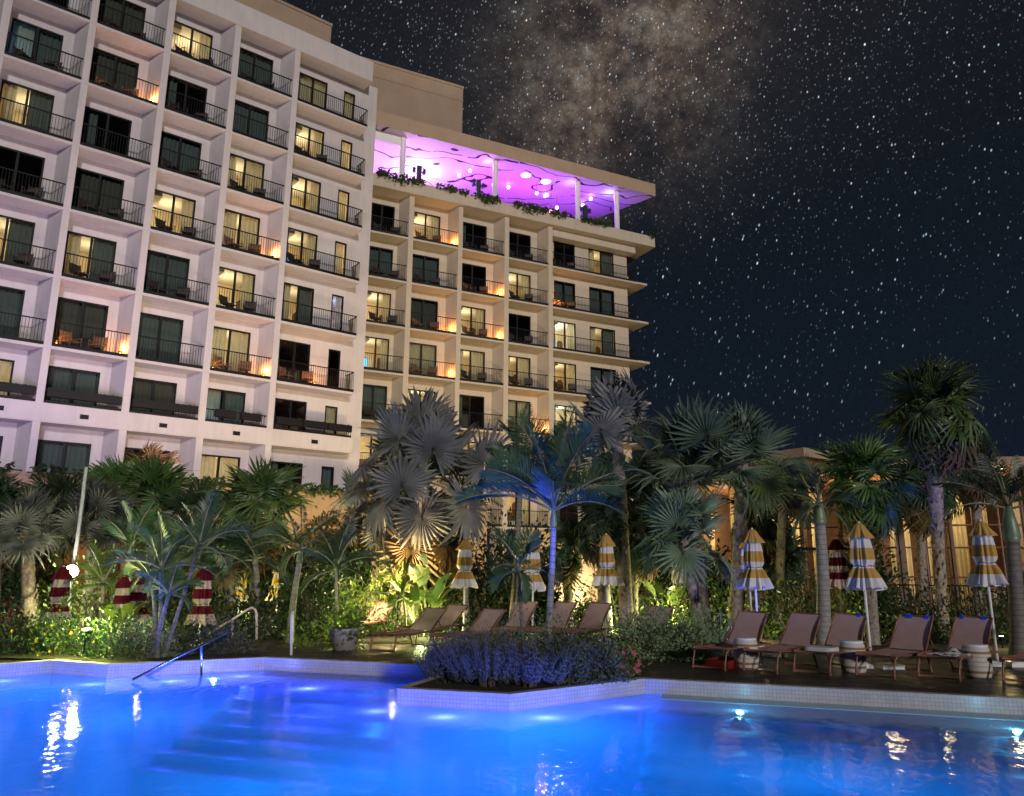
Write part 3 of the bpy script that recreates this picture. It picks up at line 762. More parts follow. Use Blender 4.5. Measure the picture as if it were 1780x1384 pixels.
tag(dk.build('deck', MAT['deck']), kind='structure')
dk = MB(); dk.sheet([[(-40, -12), (40, -12), (40, 8), (16.2, 8.4), (16.2, 1.84), (-14.16, 1.84), (-14.2, 9.7), (-40, 9.7)]], -0.008)
tag(dk.build('pool_deck', MAT['deck']), kind='structure')
# mosaic tile material (uv in metres)
def tiles(name, c1, c2, grout, size):
    m, t, out = newmat(name)
    b = N(t, 'ShaderNodeBsdfPrincipled'); L(t, b.outputs[0], out.inputs[0]); b.inputs['Roughness'].default_value = 0.28
    uv = N(t, 'ShaderNodeTexCoord').outputs['UV']
    br = N(t, 'ShaderNodeTexBrick', offset=0.0); L(t, uv, br.inputs['Vector'])
    br.inputs['Color1'].default_value = (*c1, 1); br.inputs['Color2'].default_value = (*c2, 1); br.inputs['Mortar'].default_value = (*grout, 1)
    br.inputs['Scale'].default_value = 1; br.inputs['Brick Width'].default_value = size; br.inputs['Row Height'].default_value = size; br.inputs['Mortar Size'].default_value = size * 0.055; br.inputs['Bias'].default_value = -0.2
    nz = N(t, 'ShaderNodeTexNoise'); nz.inputs['Scale'].default_value = 2.5; nz.inputs['Detail'].default_value = 5; L(t, uv, nz.inputs['Vector'])
    L(t, MIX(t, 1.0, br.outputs['Color'], RAMP(t, nz.outputs[0], [(0.3, (0.82, 0.82, 0.8)), (0.7, (1, 1, 1))]), 'MULTIPLY'), b.inputs['Base Color'])
    bp = N(t, 'ShaderNodeBump'); bp.inputs['Strength'].default_value = 0.35; bp.inputs['Distance'].default_value = 0.004; bp.invert = True; L(t, br.outputs['Fac'], bp.inputs['Height']); L(t, bp.outputs[0], b.inputs['Normal'])
    return m
MAT['tile'] = tiles('white_mosaic', (0.54, 0.53, 0.54), (0.47, 0.46, 0.48), (0.30, 0.29, 0.30), 0.055)
MAT['coping'] = pmat('coping_stone', (0.46, 0.43, 0.42), 0.5, 0.3, 5)
MAT['pooltile'] = tiles('pool_plaster', (0.30, 0.55, 0.72), (0.28, 0.53, 0.71), (0.26, 0.49, 0.67), 0.15)
cw = MB(); run = 0.0; out_ = offs(EDGE, 0.15)
for i in range(len(EDGE) - 1):
    (ax, ay), (bx, by) = EDGE[i], EDGE[i + 1]; ln = math.hypot(bx - ax, by - ay)
    cw.quad((ax, ay, WZ - 0.02), (bx, by, WZ - 0.02), (bx, by, -0.005), (ax, ay, -0.005), 0, [(run, WZ - 0.02), (run + ln, WZ - 0.02), (run + ln, -0.005), (run, -0.005)])
    (cx, cy), (dx, dy) = out_[i], out_[i + 1]
    nx, ny = (by - ay) / ln * 0.012, -(bx - ax) / ln * 0.012     # a slim nosing over the tile
    cw.quad((ax + nx, ay + ny, 0.004), (bx + nx, by + ny, 0.004), (dx, dy, 0.004), (cx, cy, 0.004), 1)
    cw.quad((ax + nx, ay + ny, -0.006), (bx + nx, by + ny, -0.006), (bx + nx, by + ny, 0.004), (ax + nx, ay + ny, 0.004), 1)
    cw.quad((ax, ay, -0.006), (bx, by, -0.006), (bx + nx, by + ny, -0.006), (ax + nx, ay + ny, -0.006), 1)
    cw.quad((dx, dy, -0.05), (cx, cy, -0.05), (cx, cy, 0.004), (dx, dy, 0.004), 1)
    run += ln
tag(cw.build('pool_wall', [MAT['tile'], MAT['coping']]), kind='structure')
pf = MB()
PF = POOL
pf.sheet([PF], -2.2)
for i in range(len(PF)):
    (ax, ay), (bx, by) = PF[i], PF[(i + 1) % len(PF)]
    ztop = WZ - 0.02 if i < len(EDGE) - 1 else -0.01
    ln = math.hypot(bx - ax, by - ay)
    pf.quad((ax, ay, -2.2), (bx, by, -2.2), (bx, by, ztop), (ax, ay, ztop), 0, [(0, 0), (ln, 0), (ln, 1.5 + ztop), (0, 1.5 + ztop)])
for fi, f in enumerate(pf.f):
    if fi not in pf.uv: pf.uv[fi] = [(pf.v[i][0], pf.v[i][1]) for i in f]
tag(pf.build('pool_floor', MAT['pooltile']), kind='structure')
# submerged steps along two edges, each tread with a darker tiled nosing
MAT['nosing'] = pmat('step_nosing', (0.50, 0.74, 0.84), 0.35, 0.08)
def steps(p, q, n, tread, rise, z0, name, first):
    p, q = Vector(p), Vector(q); d = (q - p).normalized(); nn = Vector((d.y, -d.x))
    mb = MB()
    off = 0.0
    for k in range(n):
        w = first if k == 0 else tread
        z = z0 - rise * k
        a0, a1 = p + nn * off, q + nn * off
        b0, b1 = p + nn * (off + w), q + nn * (off + w)
        c0, c1 = p + nn * (off + w - 0.06), q + nn * (off + w - 0.06)
        ln = (q - p).length
        mb.quad((a0.x, a0.y, z), (c0.x, c0.y, z), (c1.x, c1.y, z), (a1.x, a1.y, z), 0, [(0, 0), (0, w), (ln, w), (ln, 0)])
        mb.quad((c0.x, c0.y, z), (b0.x, b0.y, z), (b1.x, b1.y, z), (c1.x, c1.y, z), 1)
        mb.quad((b0.x, b0.y, z), (b0.x, b0.y, z - rise if k < n - 1 else -2.2), (b1.x, b1.y, z - rise if k < n - 1 else -2.2), (b1.x, b1.y, z), 0)
        off += w
    o = mb.build(name, [MAT['pooltile'], MAT['nosing']]); tag(o, kind='structure')
steps((2.50, 13.16), (15.9, 8.54), 8, 0.50, 0.14, WZ + 0.012, 'pool_steps', 0.42)
steps((-4.80, 15.86), (-0.92, 14.64), 8, 0.42, 0.14, WZ - 0.05, 'pool_steps', 0.40)
# water
m, t, out = newmat('pool_water')
tp = N(t, 'ShaderNodeBsdfTransparent'); tp.inputs[0].default_value = (0.55, 0.80, 0.97, 1)
tl = N(t, 'ShaderNodeBsdfTranslucent'); tl.inputs[0].default_value = (0.35, 0.75, 1.0, 1)
tr = N(t, 'ShaderNodeMixShader'); tr.inputs[0].default_value = 0.50; L(t, tp.outputs[0], tr.inputs[1]); L(t, tl.outputs[0], tr.inputs[2])
gl = N(t, 'ShaderNodeBsdfGlossy'); gl.inputs['Roughness'].default_value = 0.05
fr = N(t, 'ShaderNodeFresnel'); fr.inputs[0].default_value = 1.33
co = N(t, 'ShaderNodeTexCoord').outputs['Object']
mp = N(t, 'ShaderNodeMapping'); mp.inputs['Scale'].default_value = (1.0, 0.55, 1); L(t, co, mp.inputs['Vector'])
n1 = N(t, 'ShaderNodeTexNoise'); n1.inputs['Scale'].default_value = 2.2; n1.inputs['Detail'].default_value = 3; n1.inputs['Distortion'].default_value = 0.6; L(t, mp.outputs[0], n1.inputs['Vector'])
n2 = N(t, 'ShaderNodeTexNoise'); n2.inputs['Scale'].default_value = 11; n2.inputs['Detail'].default_value = 2; L(t, mp.outputs[0], n2.inputs['Vector'])
bp = N(t, 'ShaderNodeBump'); bp.inputs['Strength'].default_value = 0.2; bp.inputs['Distance'].default_value = 0.06
L(t, M(t, 'ADD', n1.outputs[0], M(t, 'MULTIPLY', n2.outputs[0], 0.3)), bp.inputs['Height'])
L(t, bp.outputs[0], gl.inputs['Normal']); L(t, bp.outputs[0], fr.inputs['Normal'])
mx = N(t, 'ShaderNodeMixShader'); L(t, fr.outputs[0], mx.inputs[0]); L(t, tr.outputs[0], mx.inputs[1]); L(t, gl.outputs[0], mx.inputs[2]); L(t, mx.outputs[0], out.inputs[0])
wa = MB(); wa.sheet([POOL], WZ); tag(wa.build('water', m), kind='structure')
# underwater lamps
BLUE = (0.014, 0.225, 0.70)
for x, y, e in ((-9.5, 11.5, 118), (-5.0, 11.0, 118), (-6.5, 6.5, 118), (-1.5, 8.0, 118), (3.0, 8.3, 118), (6.5, 6.2, 118), (10.5, 6.2, 118), (2.5, 4.4, 118), (-2.8, 12.6, 120), (-10.5, 7.0, 118), (-2.5, 4.6, 118), (0.6, 10.4, 200), (6.0, 9.0, 250), (-7.5, 13.2, 160)):
    lamp('pool_glow', 'POINT', (x, y, -1.55), e, BLUE, size=0.4)
for x, y, e in ((-8.9, 14.2, 26), (-7.2, 13.9, 30), (-6.0, 14.3, 30), (-5.0, 15.0, 26), (-3.4, 13.6, 40), (-1.9, 11.6, 22), (-0.9, 11.2, 30), (0.5, 11.2, 30), (1.7, 12.0, 16), (-11.5, 11.3, 26)):
    lamp('edge_lamp', 'POINT', (x, y, WZ - 0.12), e * 2.2, (0.09, 0.07, 1.0), size=0.15)
for x, y, e in ((4.3, 10.6, 40), (7.6, 9.4, 40), (11.0, 8.2, 40), (-2.2, 13.2, 40)):
    lamp('step_fill', 'POINT', (x, y, WZ - 0.55), e * 0.7, (0.03, 0.2, 0.9), size=0.3)  # added underwater fill lights without fittings, to brighten the treads
for k, (px, py, e, c) in enumerate(((1285, 1247, 11, (0.25, 0.75, 1.0)), (1765, 1281, 11, (0.25, 0.8, 1.0)), (772, 1241, 7, (0.4, 0.9, 0.8)), (372, 1189, 9, (0.6, 0.9, 0.9)), (275, 1178, 12, (0.6, 0.8, 1.0)), (132, 1176, 12, (0.5, 0.75, 1.0)))):
    r = ray(px, py); q = r * ((WZ - 0.10 - EYE) / r.z) + Vector((0, 0, EYE))
    mb = MB(); mb.lathe([(0.0, 0.0), (0.05, 0.0), (0.07, -0.02), (0.09, -0.045)], 16, mats=[0, 1, 1])
    if 'poolcap' not in MAT: MAT['poolcap'] = emat('pool_light', (0.75, 1.0, 1.0), 5.0)
    where = ['over the right hand steps', 'at the right edge', 'below the planted corner of the bed', 'beside the left handrail', 'between handrail and left bed', 'by the leftmost bed corner'][k]
    o = mb.build('pool_light', [MAT['poolcap'], MAT['steel']]); o.location = q
    tag(o, 'small bright pool light just under the water, ' + where, 'pool light', 'lights in the pool')
    lamp('pool_lamp', 'POINT', q + Vector((0, -0.05, 0.10)), e, c, size=0.06)

# ------------------------------------------------------------------ handrails
def px3(px, py, Y): return at(px, py, Y)
hr = empty('handrail', (ground(350, 14.9, WZ))); tag(hr, 'sloping steel handrail running down into the pool beside the left bed, lit blue', 'handrail')
MAT['cream_metal'] = pmat('cream_metal', (0.6, 0.5, 0.36), 0.35)
def child_tube(root, name, pts, r, n=10, mat='steel'):
    mb = MB(); mb.tube([Vector(p) - root.location for p in pts], r, n); return mb.build(name, MAT[mat], root, True)
top = ground(392, 16.0, 0.62)
child_tube(hr, 'rail', [px3(230, 1182, 14.2), px3(300, 1146, 14.7), px3(350, 1122, 15.1), px3(394, 1100, 15.9)], 0.022)
child_tube(hr, 'post', [px3(350, 1122, 15.1), px3(350, 1180, 15.1)], 0.022)
hr = empty('handrail', ground(430, 17.0)); tag(hr, 'cream coloured handrail with a rounded top above the deck steps behind the blue one', 'handrail')
child_tube(hr, 'rail', [px3(360, 1103, 16.8), px3(404, 1077, 17.0), px3(430, 1060, 17.1), px3(438, 1056, 17.1), px3(444, 1060, 17.1), px3(446, 1068, 17.1), px3(446, 1112, 17.1)], 0.024, 10, 'cream_metal')
child_tube(hr, 'post', [px3(404, 1078, 17.0), px3(404, 1110, 17.0)], 0.024, 10, 'cream_metal')
hr = empty('handrail', ground(507, 16.2)); tag(hr, 'upright hooked steel grab rail standing alone on the pool edge', 'handrail')
child_tube(hr, 'rail', [px3(506, 1139, 16.2), px3(507, 1072, 16.2), px3(508, 1066, 16.3), px3(509, 1064, 16.6), px3(508, 1066, 17.2), px3(508, 1120, 17.3)], 0.026, 10, 'white_paint')

# ------------------------------------------------------------------ loungers
m, t, out = newmat('sling_fabric')
b = N(t, 'ShaderNodeBsdfPrincipled'); b.inputs['Roughness'].default_value = 0.75
co = N(t, 'ShaderNodeTexCoord').outputs['Object']
w = N(t, 'ShaderNodeTexWave'); w.inputs['Scale'].default_value = 28; w.inputs['Distortion'].default_value = 0.4; L(t, co, w.inputs['Vector'])
nz = N(t, 'ShaderNodeTexNoise'); nz.inputs['Scale'].default_value = 4; nz.inputs['Detail'].default_value = 5; L(t, co, nz.inputs['Vector'])
c1 = RAMP(t, w.outputs[0], [(0.0, (0.52, 0.36, 0.34)), (1.0, (0.60, 0.42, 0.40))])
L(t, MIX(t, 1.0, c1, RAMP(t, nz.outputs[0], [(0.3, (0.85, 0.85, 0.85)), (0.7, (1, 1, 1))]), 'MULTIPLY'), b.inputs['Base Color'])
tl = N(t, 'ShaderNodeBsdfTranslucent'); tl.inputs[0].default_value = (0.30, 0.18, 0.16, 1)
mx = N(t, 'ShaderNodeMixShader'); mx.inputs[0].default_value = 0.12; L(t, b.outputs[0], mx.inputs[1]); L(t, tl.outputs[0], mx.inputs[2]); L(t, mx.outputs[0], out.inputs[0])
MAT['sling'] = m
def make_lounger(ang):
    root = empty('sun_lounger')
    a = R(ang); HX, HZ, BL = 1.24, 0.35, 0.73
    W = 0.31
    def curve(fn, n): return [fn(k / n) for k in range(n + 1)]
    seat = MB(); n = 14
    P = [(0.02 + 1.22 * k / n, 0.36 - 0.035 * math.sin(math.pi * k / n)) for k in range(n + 1)]
    for s in (0, -0.018):
        o = seat.add([(x, y, z + s) for x, z in P for y in (-W, W)], [])
        for k in range(n):
            f = (o + 2 * k, o + 2 * k + 2, o + 2 * k + 3, o + 2 * k + 1); seat.f.append(f if s == 0 else f[::-1]); seat.m.append(0)
    seat.build('seat', MAT['sling'], root, True)
    bk = MB(); n = 10
    P = []
    for k in range(n + 1):
        q = k / n; sag = 0.03 * math.sin(math.pi * q); P.append((HX + 0.03 + BL * q * math.cos(a) + sag * math.sin(a), HZ + 0.03 + BL * q * math.sin(a) - sag * math.cos(a)))
    for s in (0, 0.018):
        o = bk.add([(x + s * math.sin(a), y * (1 - 0.05 * (k / n)), z - s * math.cos(a)) for k, (x, z) in enumerate(P) for y in (-W, W)], [])
        for k in range(n):
            f = (o + 2 * k, o + 2 * k + 2, o + 2 * k + 3, o + 2 * k + 1); bk.f.append(f if s == 0 else f[::-1]); bk.m.append(0)
    bk.build('backrest', MAT['sling'], root, True)
    fr = MB(); r = 0.02
    for y in (-W - 0.015, W + 0.015):
        fr.tube([(0.0, y, 0.355), (0.06, y, 0.372), (0.6, y, 0.34), (HX, y, 0.36), (1.78, y, 0.35)], r, 8)
    fr.tube([(0.0, -W, 0.355), (0.0, W, 0.355)], r, 8); fr.tube([(1.78, -W, 0.35), (1.78, W, 0.35)], r, 8)
    fr.build('frame', MAT['bronze'], root, True)
    bf = MB(); tx, tz = HX + 0.03 + BL * math.cos(a), HZ + 0.03 + BL * math.sin(a)
    for y in (-W - 0.012, W + 0.012):
        yy = y * 0.95; bf.tube([(HX + 0.03, y, HZ + 0.02), (tx + 0.01, yy, tz + 0.01)], 0.017, 8)
    bf.tube([(tx + 0.012, -W * 0.96, tz + 0.012), (tx + 0.012, W * 0.96, tz + 0.012)], 0.017, 8)
    mx_, mz_ = HX + 0.03 + 0.5 * BL * math.cos(a), HZ + 0.5 * BL * math.sin(a)
    bf.tube([(mx_, -W * 0.97, mz_), (1.72, -W * 0.97, 0.34)], 0.011, 6); bf.tube([(mx_, W * 0.97, mz_), (1.72, W * 0.97, 0.34)], 0.011, 6)
    bf.build('back_frame', MAT['bronze'], root, True)
    for xa, xb in ((0.05, -0.02), (1.30, 1.42)):
        lg = MB()
        for y in (-W - 0.015, W + 0.015):
            lg.tube([(xa + 0.10 * (1 if xa < 1 else -1), y, 0.35), (xa, y, 0.30), (xb + (xa - xb) * 0.3, y, 0.12), (xb, y, 0.02)], [r, r, r, r], 8)
        lg.tube([(xb, -W - 0.02, 0.03), (xb, W + 0.02, 0.03)], 0.018, 8)
        for y in (-W - 0.015, W + 0.015): lg.lathe([(0.0, 0.0), (0.028, 0.0), (0.028, 0.018), (0.0, 0.02)], 8, (xb, y, 0))
        lg.build('leg_frame', MAT['bronze'], root, True)
    return root
LP = {48: make_lounger(48), 36: make_lounger(36)}
USED = set()
def lounger(px_foot, py_foot, deg, ang, label, Y=None):
    r = ray(px_foot, py_foot)
    p = r * (-EYE / r.z) + Vector((0, 0, EYE)) if Y is None else ground(px_foot, Y)
    p.z = -0.004
    o = LP[ang] if ang not in USED else copy_tree(LP[ang])
    USED.add(ang)
    o.location = p; o.rotation_euler = (0, 0, R(90 - deg + 2.5 * math.sin(px_foot * 1.7)))
    return tag(o, label, 'sun lounger', 'sun loungers along the pool deck')
lounger(1233, 1163, 43, 48, 'brown sling lounger left of the first drum table, small red tray beneath its seat')
lounger(1322, 1168, 46, 48, 'empty brown sling lounger between the first drum table and the one with a folded towel')
l3 = lounger(1412, 1171, 47, 48, 'brown sling lounger with a folded white towel, left of the second drum table')
lounger(1522, 1177, 48, 48, 'brown sling lounger with blue clips and bare seat, right of the second drum table')
l5 = lounger(1633, 1180, 48, 48, 'brown sling lounger with a crumpled striped towel, left of the third drum table')
lounger(1785, 1187, 48, 48, 'brown sling lounger cut off by the right edge, beyond the third drum table')
lounger(1068, 1142, 44, 48, 'brown sling lounger half hidden behind the round green shrub')
lounger(665, 1133, 30, 36, 'reclined brown lounger furthest left of the row, beside the white pot plant', None)
lounger(765, 1136, 36, 36, 'reclined brown lounger just left of the left white umbrella pole')
lounger(705, 1120, 34, 36, 'shadowed brown lounger half behind the brighter one by the glowing plant')
lounger(835, 1124, 38, 48, 'brown lounger seen behind the palm bed, left of the slim palm trunk', 18.2)
lounger(905, 1124, 38, 48, 'brown lounger seen behind the palm bed, right of the smooth palm trunk', 18.0)
lounger(970, 1124, 40, 48, 'brown lounger just left of the umbrella behind the palm bed', 17.8)
lounger(595, 1110, 26, 36, 'dim brown lounger far back behind the furthest left lounger of the row', 20.0)
MAT['towel'] = cloth('white_towel', (0.72, 0.72, 0.74), 0.1)
m, t, out = newmat('striped_towel')
b = N(t, 'ShaderNodeBsdfPrincipled'); b.inputs['Roughness'].default_value = 0.9; L(t, b.outputs[0], out.inputs[0])
co = N(t, 'ShaderNodeTexCoord').outputs['UV']; sx = N(t, 'ShaderNodeSeparateXYZ'); L(t, co, sx.inputs[0])
L(t, MIX(t, M(t, 'LESS_THAN', M(t, 'FRACT', M(t, 'MULTIPLY', sx.outputs[0], 7)), 0.28), (0.74, 0.74, 0.75), (0.05, 0.05, 0.06)), b.inputs['Base Color'])
MAT['towel_stripe'] = m
def on_lounger(lo, x, y, z): return lo.matrix_basis @ Vector((x, y, z))
# folded towel: stacked rounded layers
tw = MB()
for k in range(3):
    pts = []
    for q in range(24):
        a = 2 * math.pi * q / 24; ex = 0.22 * math.copysign(abs(math.cos(a)) ** 0.4, math.cos(a)); ey = 0.27 * math.copysign(abs(math.sin(a)) ** 0.4, math.sin(a)); pts.append((ex * (1 - 0.02 * k), ey * (1 - 0.03 * k)))
    tw.prism(pts, 0.022 * k, 0.022 * k + 0.02)
o = tw.build('towel', MAT['towel']); o.location = on_lounger(l3, 0.42, 0.0, 0.362); o.rotation_euler = (0, 0, l3.rotation_euler.z + 0.1)
tag(o, 'white towel folded flat on the seat of the third lounger', 'towel')
tw = MB(); rr = random.Random(5); G = 26; hh = {}
from mathutils import noise as mnoise
for i in range(G + 1):
    for j in range(G + 1):
        x = -0.36 + 0.80 * i / G; y = -0.27 + 0.54 * j / G
        f = mnoise.fractal(Vector((x * 4.5, y * 4.5, 3.1)), 0.8, 2.1, 4); g = math.exp(-((x - 0.25) ** 2 + (y + 0.02) ** 2) / 0.02)
        tw.v.append((x + 0.05 * f, y + 0.06 * mnoise.noise(Vector((x * 6, y * 6, 9))), max(0.004, 0.02 + 0.045 * abs(f) + 0.12 * g * (0.8 + f))))
for i in range(G):
    for j in range(G):
        a = i * (G + 1) + j; tw.f.append((a, a + G + 1, a + G + 2, a + 1)); tw.m.append(0)
        tw.uv[len(tw.f) - 1] = [(i / G, j / G), ((i + 1) / G, j / G), ((i + 1) / G, (j + 1) / G), (i / G, (j + 1) / G)]
o = tw.build('towel', MAT['towel_stripe'], None, True); o.location = on_lounger(l5, 0.50, 0.0, 0.335); o.rotation_euler = (0, 0, l5.rotation_euler.z)
tag(o, 'crumpled white towel with dark stripes bunched on the fifth lounger', 'towel')
MAT['blue_clip'] = pmat('blue_plastic', (0.02, 0.08, 0.75), 0.35)
for lo, y, lb in ((LP[48], 0.18, None), (l3, -0.15, 'blue clip on top of the backrest with the folded towel below'), (l5, 0.2, 'blue clip on the left of the striped towel lounger backrest'), (l5, -0.18, 'blue clip on the right of the striped towel lounger backrest')):
    if lb is None: continue
    mb = MB(); mb.box(-0.02, 0.02, -0.035, 0.035, -0.07, 0.03); mb.box(-0.03, 0.03, -0.02, 0.02, 0.03, 0.05)
    a = R(48); o = mb.build('towel_clip', MAT['blue_clip']); o.location = on_lounger(lo, 1.27 + 0.73 * math.cos(a), y, 0.38 + 0.73 * math.sin(a)); o.rotation_euler = (0, 0, lo.rotation_euler.z)
    tag(o, lb, 'towel clip')
l4 = [o for o in C.objects if o.name.startswith('sun_lounger') and 'blue clips' in o.get('label', '')][0]
for y, lb in ((0.12, 'large blue clip near the middle of the bare lounger backrest'), (-0.2, 'small blue clip near the right corner of the bare lounger backrest')):
    mb = MB(); s = 1.7 if 'large' in lb else 1.0; mb.box(-0.022, 0.022, -0.035 * s, 0.035 * s, -0.08 * s, 0.03); mb.box(-0.03, 0.03, -0.02, 0.02, 0.03, 0.05)
    a = R(48); o = mb.build('towel_clip', MAT['blue_clip']); o.location = on_lounger(l4, 1.27 + 0.73 * math.cos(a), y, 0.38 + 0.73 * math.sin(a)); o.rotation_euler = (0, 0, l4.rotation_euler.z)
    tag(o, lb, 'towel clip')
MAT['red'] = pmat('red_plastic', (0.16, 0.008, 0.006), 0.4)
mb = MB(); 
for (x0, x1, y0, y1, z0, z1) in ((-0.3, 0.3, -0.22, 0.22, 0.0, 0.02), (-0.36, -0.3, -0.26, 0.26, 0.0, 0.14), (0.3, 0.36, -0.26, 0.26, 0.0, 0.14), (-0.3, 0.3, -0.26, -0.22, 0.0, 0.14), (-0.3, 0.3, 0.22, 0.26, 0.0, 0.14)): mb.box(x0, x1, y0, y1, z0, z1)
o = mb.build('tray', MAT['red']); g_ = ground(1262, 15.0); o.location = (g_.x, g_.y, -0.004); o.rotation_euler = (0, 0, 0.7); tag(o, 'dark red plastic tray lying under the first lounger', 'tray')

# ------------------------------------------------------------------ woven drum tables
m, t, out = newmat('woven_drum')
b = N(t, 'ShaderNodeBsdfPrincipled'); b.inputs['Roughness'].default_value = 0.6; L(t, b.outputs[0], out.inputs[0])
co = N(t, 'ShaderNodeTexCoord').outputs['Object']; sx = N(t, 'ShaderNodeSeparateXYZ'); L(t, co, sx.inputs[0])
an = M(t, 'ARCTAN2', sx.outputs[1], sx.outputs[0])
zig = M(t, 'PINGPONG', M(t, 'MULTIPLY', an, 12 / math.pi), 0.5)
zz = M(t, 'ADD', sx.outputs[2], M(t, 'MULTIPLY', zig, 0.03))
bands = RAMP(t, M(t, 'DIVIDE', sx.outputs[2], 0.52), [(0.0, (0.56, 0.54, 0.51)), (0.13, (0.56, 0.54, 0.51)), (0.14, (0.26, 0.15, 0.06)), (0.21, (0.26, 0.15, 0.06)), (0.22, (0.54, 0.52, 0.49)), (0.74, (0.54, 0.52, 0.49)), (0.75, (0.26, 0.15, 0.06)), (0.82, (0.26, 0.15, 0.06)), (0.83, (0.56, 0.54, 0.51))])
zg = M(t, 'LESS_THAN', M(t, 'ABSOLUTE', M(t, 'SUBTRACT', M(t, 'FRACT', M(t, 'MULTIPLY', zz, 13)), 0.5)), 0.11)
mid = M(t, 'MULTIPLY', zg, M(t, 'LESS_THAN', M(t, 'ABSOLUTE', M(t, 'SUBTRACT', sx.outputs[2], 0.25)), 0.115))
L(t, MIX(t, M(t, 'MULTIPLY', mid, 0.75), bands, (0.33, 0.24, 0.15)), b.inputs['Base Color'])
wv = M(t, 'ADD', M(t, 'SINE', M(t, 'MULTIPLY', sx.outputs[2], 420)), M(t, 'SINE', M(t, 'MULTIPLY', an, 60)))
bp = N(t, 'ShaderNodeBump'); bp.inputs['Strength'].default_value = 0.35; bp.inputs['Distance'].default_value = 0.004; L(t, wv, bp.inputs['Height']); L(t, bp.outputs[0], b.inputs['Normal'])
MAT['woven'] = m
for px, py, lb in ((1299, 1163, 'first from the left'), (1488, 1170, 'middle one of three'), (1708, 1179, 'third, nearest the right edge')):
    r = ray(px, py); p = r * (-EYE / r.z) + Vector((0, 0, EYE)); p.z = -0.004; p += Vector((0.05, 0.2, 0))
    e0 = empty('drum_table', p); tag(e0, 'white and tan woven drum table between loungers, ' + lb, 'side table', 'woven drum tables between the loungers')
    mb = MB(); mb.lathe([(0.0, 0.0), (0.19, 0.0), (0.205, 0.03), (0.225, 0.15), (0.232, 0.26), (0.225, 0.37), (0.208, 0.47), (0.195, 0.5)], 40); mb.build('body', MAT['woven'], e0, True)
    mb = MB(); mb.lathe([(0.195, 0.5), (0.2, 0.51), (0.195, 0.53), (0.17, 0.535), (0.0, 0.535)], 40); mb.build('table_top', MAT['white_paint'], e0, True)

